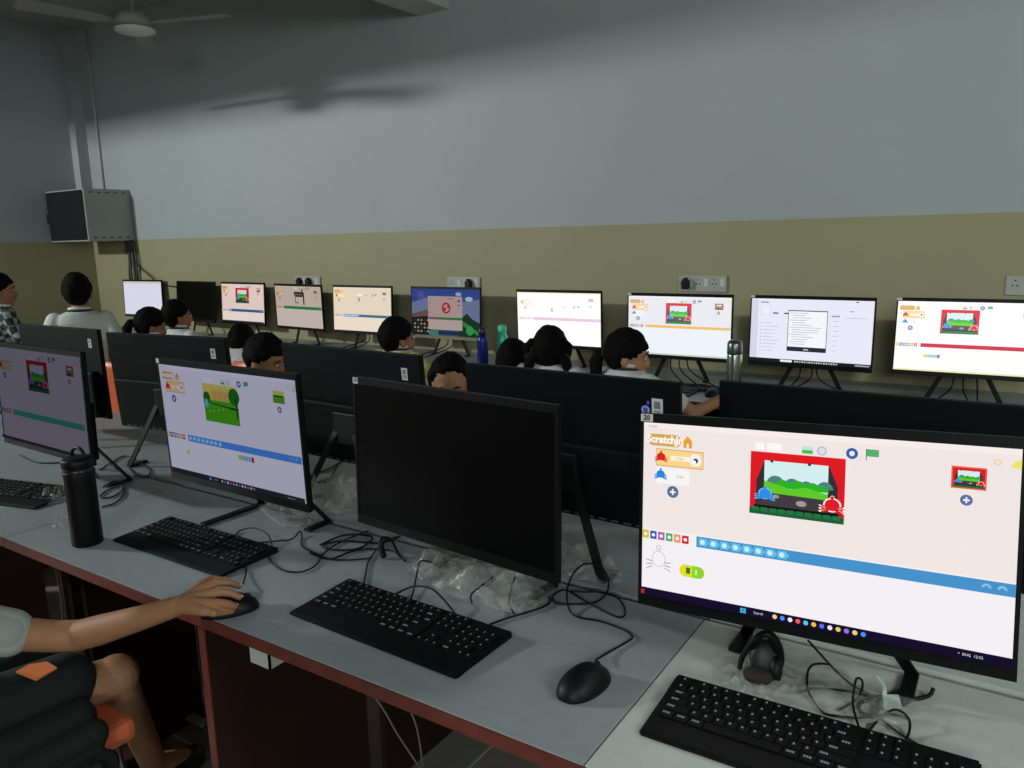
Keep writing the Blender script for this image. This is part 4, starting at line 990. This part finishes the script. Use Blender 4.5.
rs = [[.0098, .0088, .0080, .0066], [.0100, .0090, .0082, .0068], [.0096, .0086, .0078, .0064], [.0088, .0078, .0070, .0058]]
tips = []
def fpts(px):  # keep knuckle depth believable: pixel direction, given height
    return [at(a, b, 'z', z) for a, b, z in px]
F_ = [fpts(f) for f in fing]
for f, r in zip(F_, rs): limb(bm, f, r, 12); tips.append(f)
for q in F_:
    limb(bm, [WR, WR*.5+q[0]*.5+V((0, 0, .002)), q[0]], [.0175, .0145, .0105], 12)
th = fpts([(190, 597, .782), (201, 585, .784), (212, 579, .780), (223, 580, .774)])
limb(bm, [WR]+th, [.016, .013, .0105, .0088, .0068], 12)
# trunk, neck, head (outside the frame) and legs
pel = V((-1.86, .42, .50)); ch = V((-1.83, .50, .74)); nk = V((-1.83, .53, .86)); hd = V((-1.81, .57, 1.00))
limb(bm, [pel, (pel+ch)/2, ch, ch+V((0, .01, .05))], [.105, .095, .10, .085], 20); limb(bm, [ch+V((-.03, 0, .03)), SH], [.07, .045], 16)
limb(bm, [ch, nk, hd-V((0, 0, .05))], [.06, .038, .045], 14)
ball(bm, hd+V((0, 0, .02)), (.068, .08, .085), 20); ball(bm, hd+V((0, .03, -.03)), (.05, .055, .065), 16); limb(bm, [hd+V((0, .084, 0)), hd+V((0, .092, -.025))], [.007, .011], 8)
SL = V((-1.97, .50, .76)); limb(bm, [ch, SL, V((-2.04, .56, .60)), V((-1.96, .70, .585))], [.06, .042, .031, .02], 14)
KR, AR = V((-1.735, .885, .462)), V((-1.86, 1.02, .09))
limb(bm, [V((-1.80, .47, .48)), KR, AR], [.070, .052, .032], 18); limb(bm, [AR, AR+V((-.01, .12, -.05))], [.032, .024])
KL, AL = V((-1.97, .88, .47)), V((-2.0, .98, .09)); limb(bm, [V((-1.93, .47, .48)), KL, AL], [.070, .052, .032], 18); limb(bm, [AL, AL+V((-.01, .12, -.05))], [.032, .024])
remesh(obj('body', bm, skin_p, P, world=True), vox, 3)
bm = B()
for f, r in zip(F_+[th], [x[-1] for x in rs]+[.0068]):
    d = (f[-1]-f[-2]).normalized(); up = V((0, 0, 1)); up = (up-d*up.dot(d)).normalized(); sd_ = d.cross(up)
    Rm = Matrix((sd_, d, up)).transposed(); ball(bm, f[-1]+d*r*.3+up*r*.62, (r*.62, r*.85, r*.35), 12, Rm)
obj('fingernails', bm, mat('nail_pink', (204, 168, 140), .35), P, world=True)
bm = B(); vs = ball(bm, hd+V((0, -.012, .035)), (.078, .09, .092), 32)
for v in vs:
    q = v.co-hd
    if q.y > .02 and q.z < .06: v.co = hd+q*.75
obj('hair', bm, hair_m, P, True, world=True)
bm = B(); ar = (EL-SH)
e0 = atd(26, 655, 1.50); 
limb(bm, [SH+V((-.02, -.01, .005)), SH*.7+EL*.3, SH*.52+EL*.48], [.052, .050, .047], 20)
limb(bm, [ch+V((0, 0, -.10)), ch, ch+V((0, .01, .06))], [.112, .112, .092], 20); limb(bm, [ch, SH], [.085, .055], 16); limb(bm, [ch, SL, SL*.5+V((-2.04, .56, .60))*.5], [.08, .054, .048], 16)
sl = remesh(obj('shirt', bm, stripes('white_printed_sleeve', (172, 178, 174), (150, 157, 155), 5), P, world=True), .005, 3)
bm = B(); c0 = SH*.51+EL*.49; d = ar.normalized(); a1 = d.orthogonal().normalized(); a2 = d.cross(a1)
tube(bm, [c0+(a1*math.cos(a)+a2*math.sin(a))*.0485 for a in [2*PI*k/28 for k in range(29)]], .0055, 8); obj('sleeve_trim', bm, dark_g, sl, world=False)
# tunic: chest, lap and the cloth draped over the seat side
def tunic():
    bm = B()
    limb(bm, [pel, pel*.5+ch*.5, ch*.8+pel*.2], [.128, .12, .12], 20)
    for a, b in ((V((-1.78, .46, .495)), V((-1.76, .775, .485))), (V((-1.93, .46, .495)), V((-1.97, .80, .49)))): limb(bm, [a, b], [.088, .076], 20)
    limb(bm, [V((-1.86, .5, .52)), V((-1.87, .77, .49))], [.08, .06], 16)
    limb(bm, [V((-1.66, .46, .46)), V((-1.665, .75, .45))], [.05, .045], 16)
    limb(bm, [V((-1.575, .42, .38)), V((-1.565, .755, .38))], [.03, .028], 12); limb(bm, [V((-1.56, .42, .30)), V((-1.55, .745, .28))], [.02, .02], 12)
    limb(bm, [V((-1.62, .44, .43)), V((-1.61, .755, .43))], [.04, .035], 12)
    for k in range(4): limb(bm, [V((-1.545+.012*(k % 2), .45+.09*k, .40)), V((-1.535+.012*(k % 2), .45+.09*k, .26))], [.016, .02], 8)
    return bm
remesh(obj('tunic', tunic(), dark_g, P, world=True), .006, 6)
for l in (AR, AL):
    bm = B(); limb(bm, [l+V((0, -.02, -.045)), l+V((-.01, .12, -.055))], [.042, .036]); remesh(obj('shoe', bm, shoe, P, world=True), .006, 2)
chair('orange plastic chair of the child at the near desk, front corner showing', -1.805, .652, 0, m=orange_d, seat=.42)
bm = B()
q = [at(a, b, 'z', .585) for a, b in ((16, 673), (29, 666), (47, 663), (57, 669), (36, 681))]
poly(bm, q); o = obj('pouch', bm, mat('bright_orange_cloth', (236, 130, 66), .7)); s = o.modifiers.new('thick', 'SOLIDIFY'); s.thickness = .004
tag(o, 'small bright orange folded cloth lying on the dark tunic of the near child', 'cloth')

# ------------------------------------------------------------------ light
def tubelight(label, loc, rz, power):
    t = thing('tube_light', label, 'lamp', loc, rad(rz))
    obj('batten', box(B(), -.62, .62, -.03, .03, -.0, .04, bev=.004), white_pl, t)
    bm = B(); tube(bm, [(-.59, 0, -.022), (.59, 0, -.022)], .013, 12); obj('lamp_tube', bm, glow((235, 245, 255), 1), t)
def area(name, loc, tgt, sx, sy, p, col):
    L = bpy.data.lights.new(name, 'AREA'); L.shape = 'RECTANGLE'; L.size = sx; L.size_y = sy; L.energy = p; L.color = col
    o = bpy.data.objects.new(name, L); C.objects.link(o); o.location = loc
    o.rotation_euler = (V(tgt)-V(loc)).to_track_quat('-Z', 'Y').to_euler(); return o
area('window_light', (-7.2, -1.2, 2.95), (-.4, 4.0, 1.8), .5, .12, 250, (.98, 1, .99))
area('front_fill', (1.5, -3.5, 2.35), (1.1, 3, 1.8), 1.5, .8, 80, (.96, 1, .99))  # added fill behind the camera, lifts the right wall and desks
area('side_fill', (2.5, .6, 2.4), (-.6, 4.0, 2.3), 1.4, .8, 60, (.96, 1, .99))  # added fill from the right, brightens that end of the back wall
w = bpy.data.worlds.new('World'); bpy.context.scene.world = w; w.use_nodes = True; w.node_tree.nodes['Background'].inputs[0].default_value = (.5, .55, .55, 1); w.node_tree.nodes['Background'].inputs[1].default_value = .1

# ------------------------------------------------------------------ camera
cd = bpy.data.cameras.new('camera'); co = bpy.data.objects.new('camera', cd); C.objects.link(co)
cd.sensor_width = 36; cd.lens = F/1024*36; cd.clip_start = .05
Mx = Matrix((RV, UV_, -FV)).transposed().to_4x4(); Mx.translation = CAM; co.matrix_world = Mx
sc = bpy.context.scene; sc.camera = co
sc.view_settings.view_transform = 'Standard'; sc.view_settings.look = 'None'; sc.view_settings.gamma = 1; sc.view_settings.exposure = 0; sc.view_settings.use_curve_mapping = False
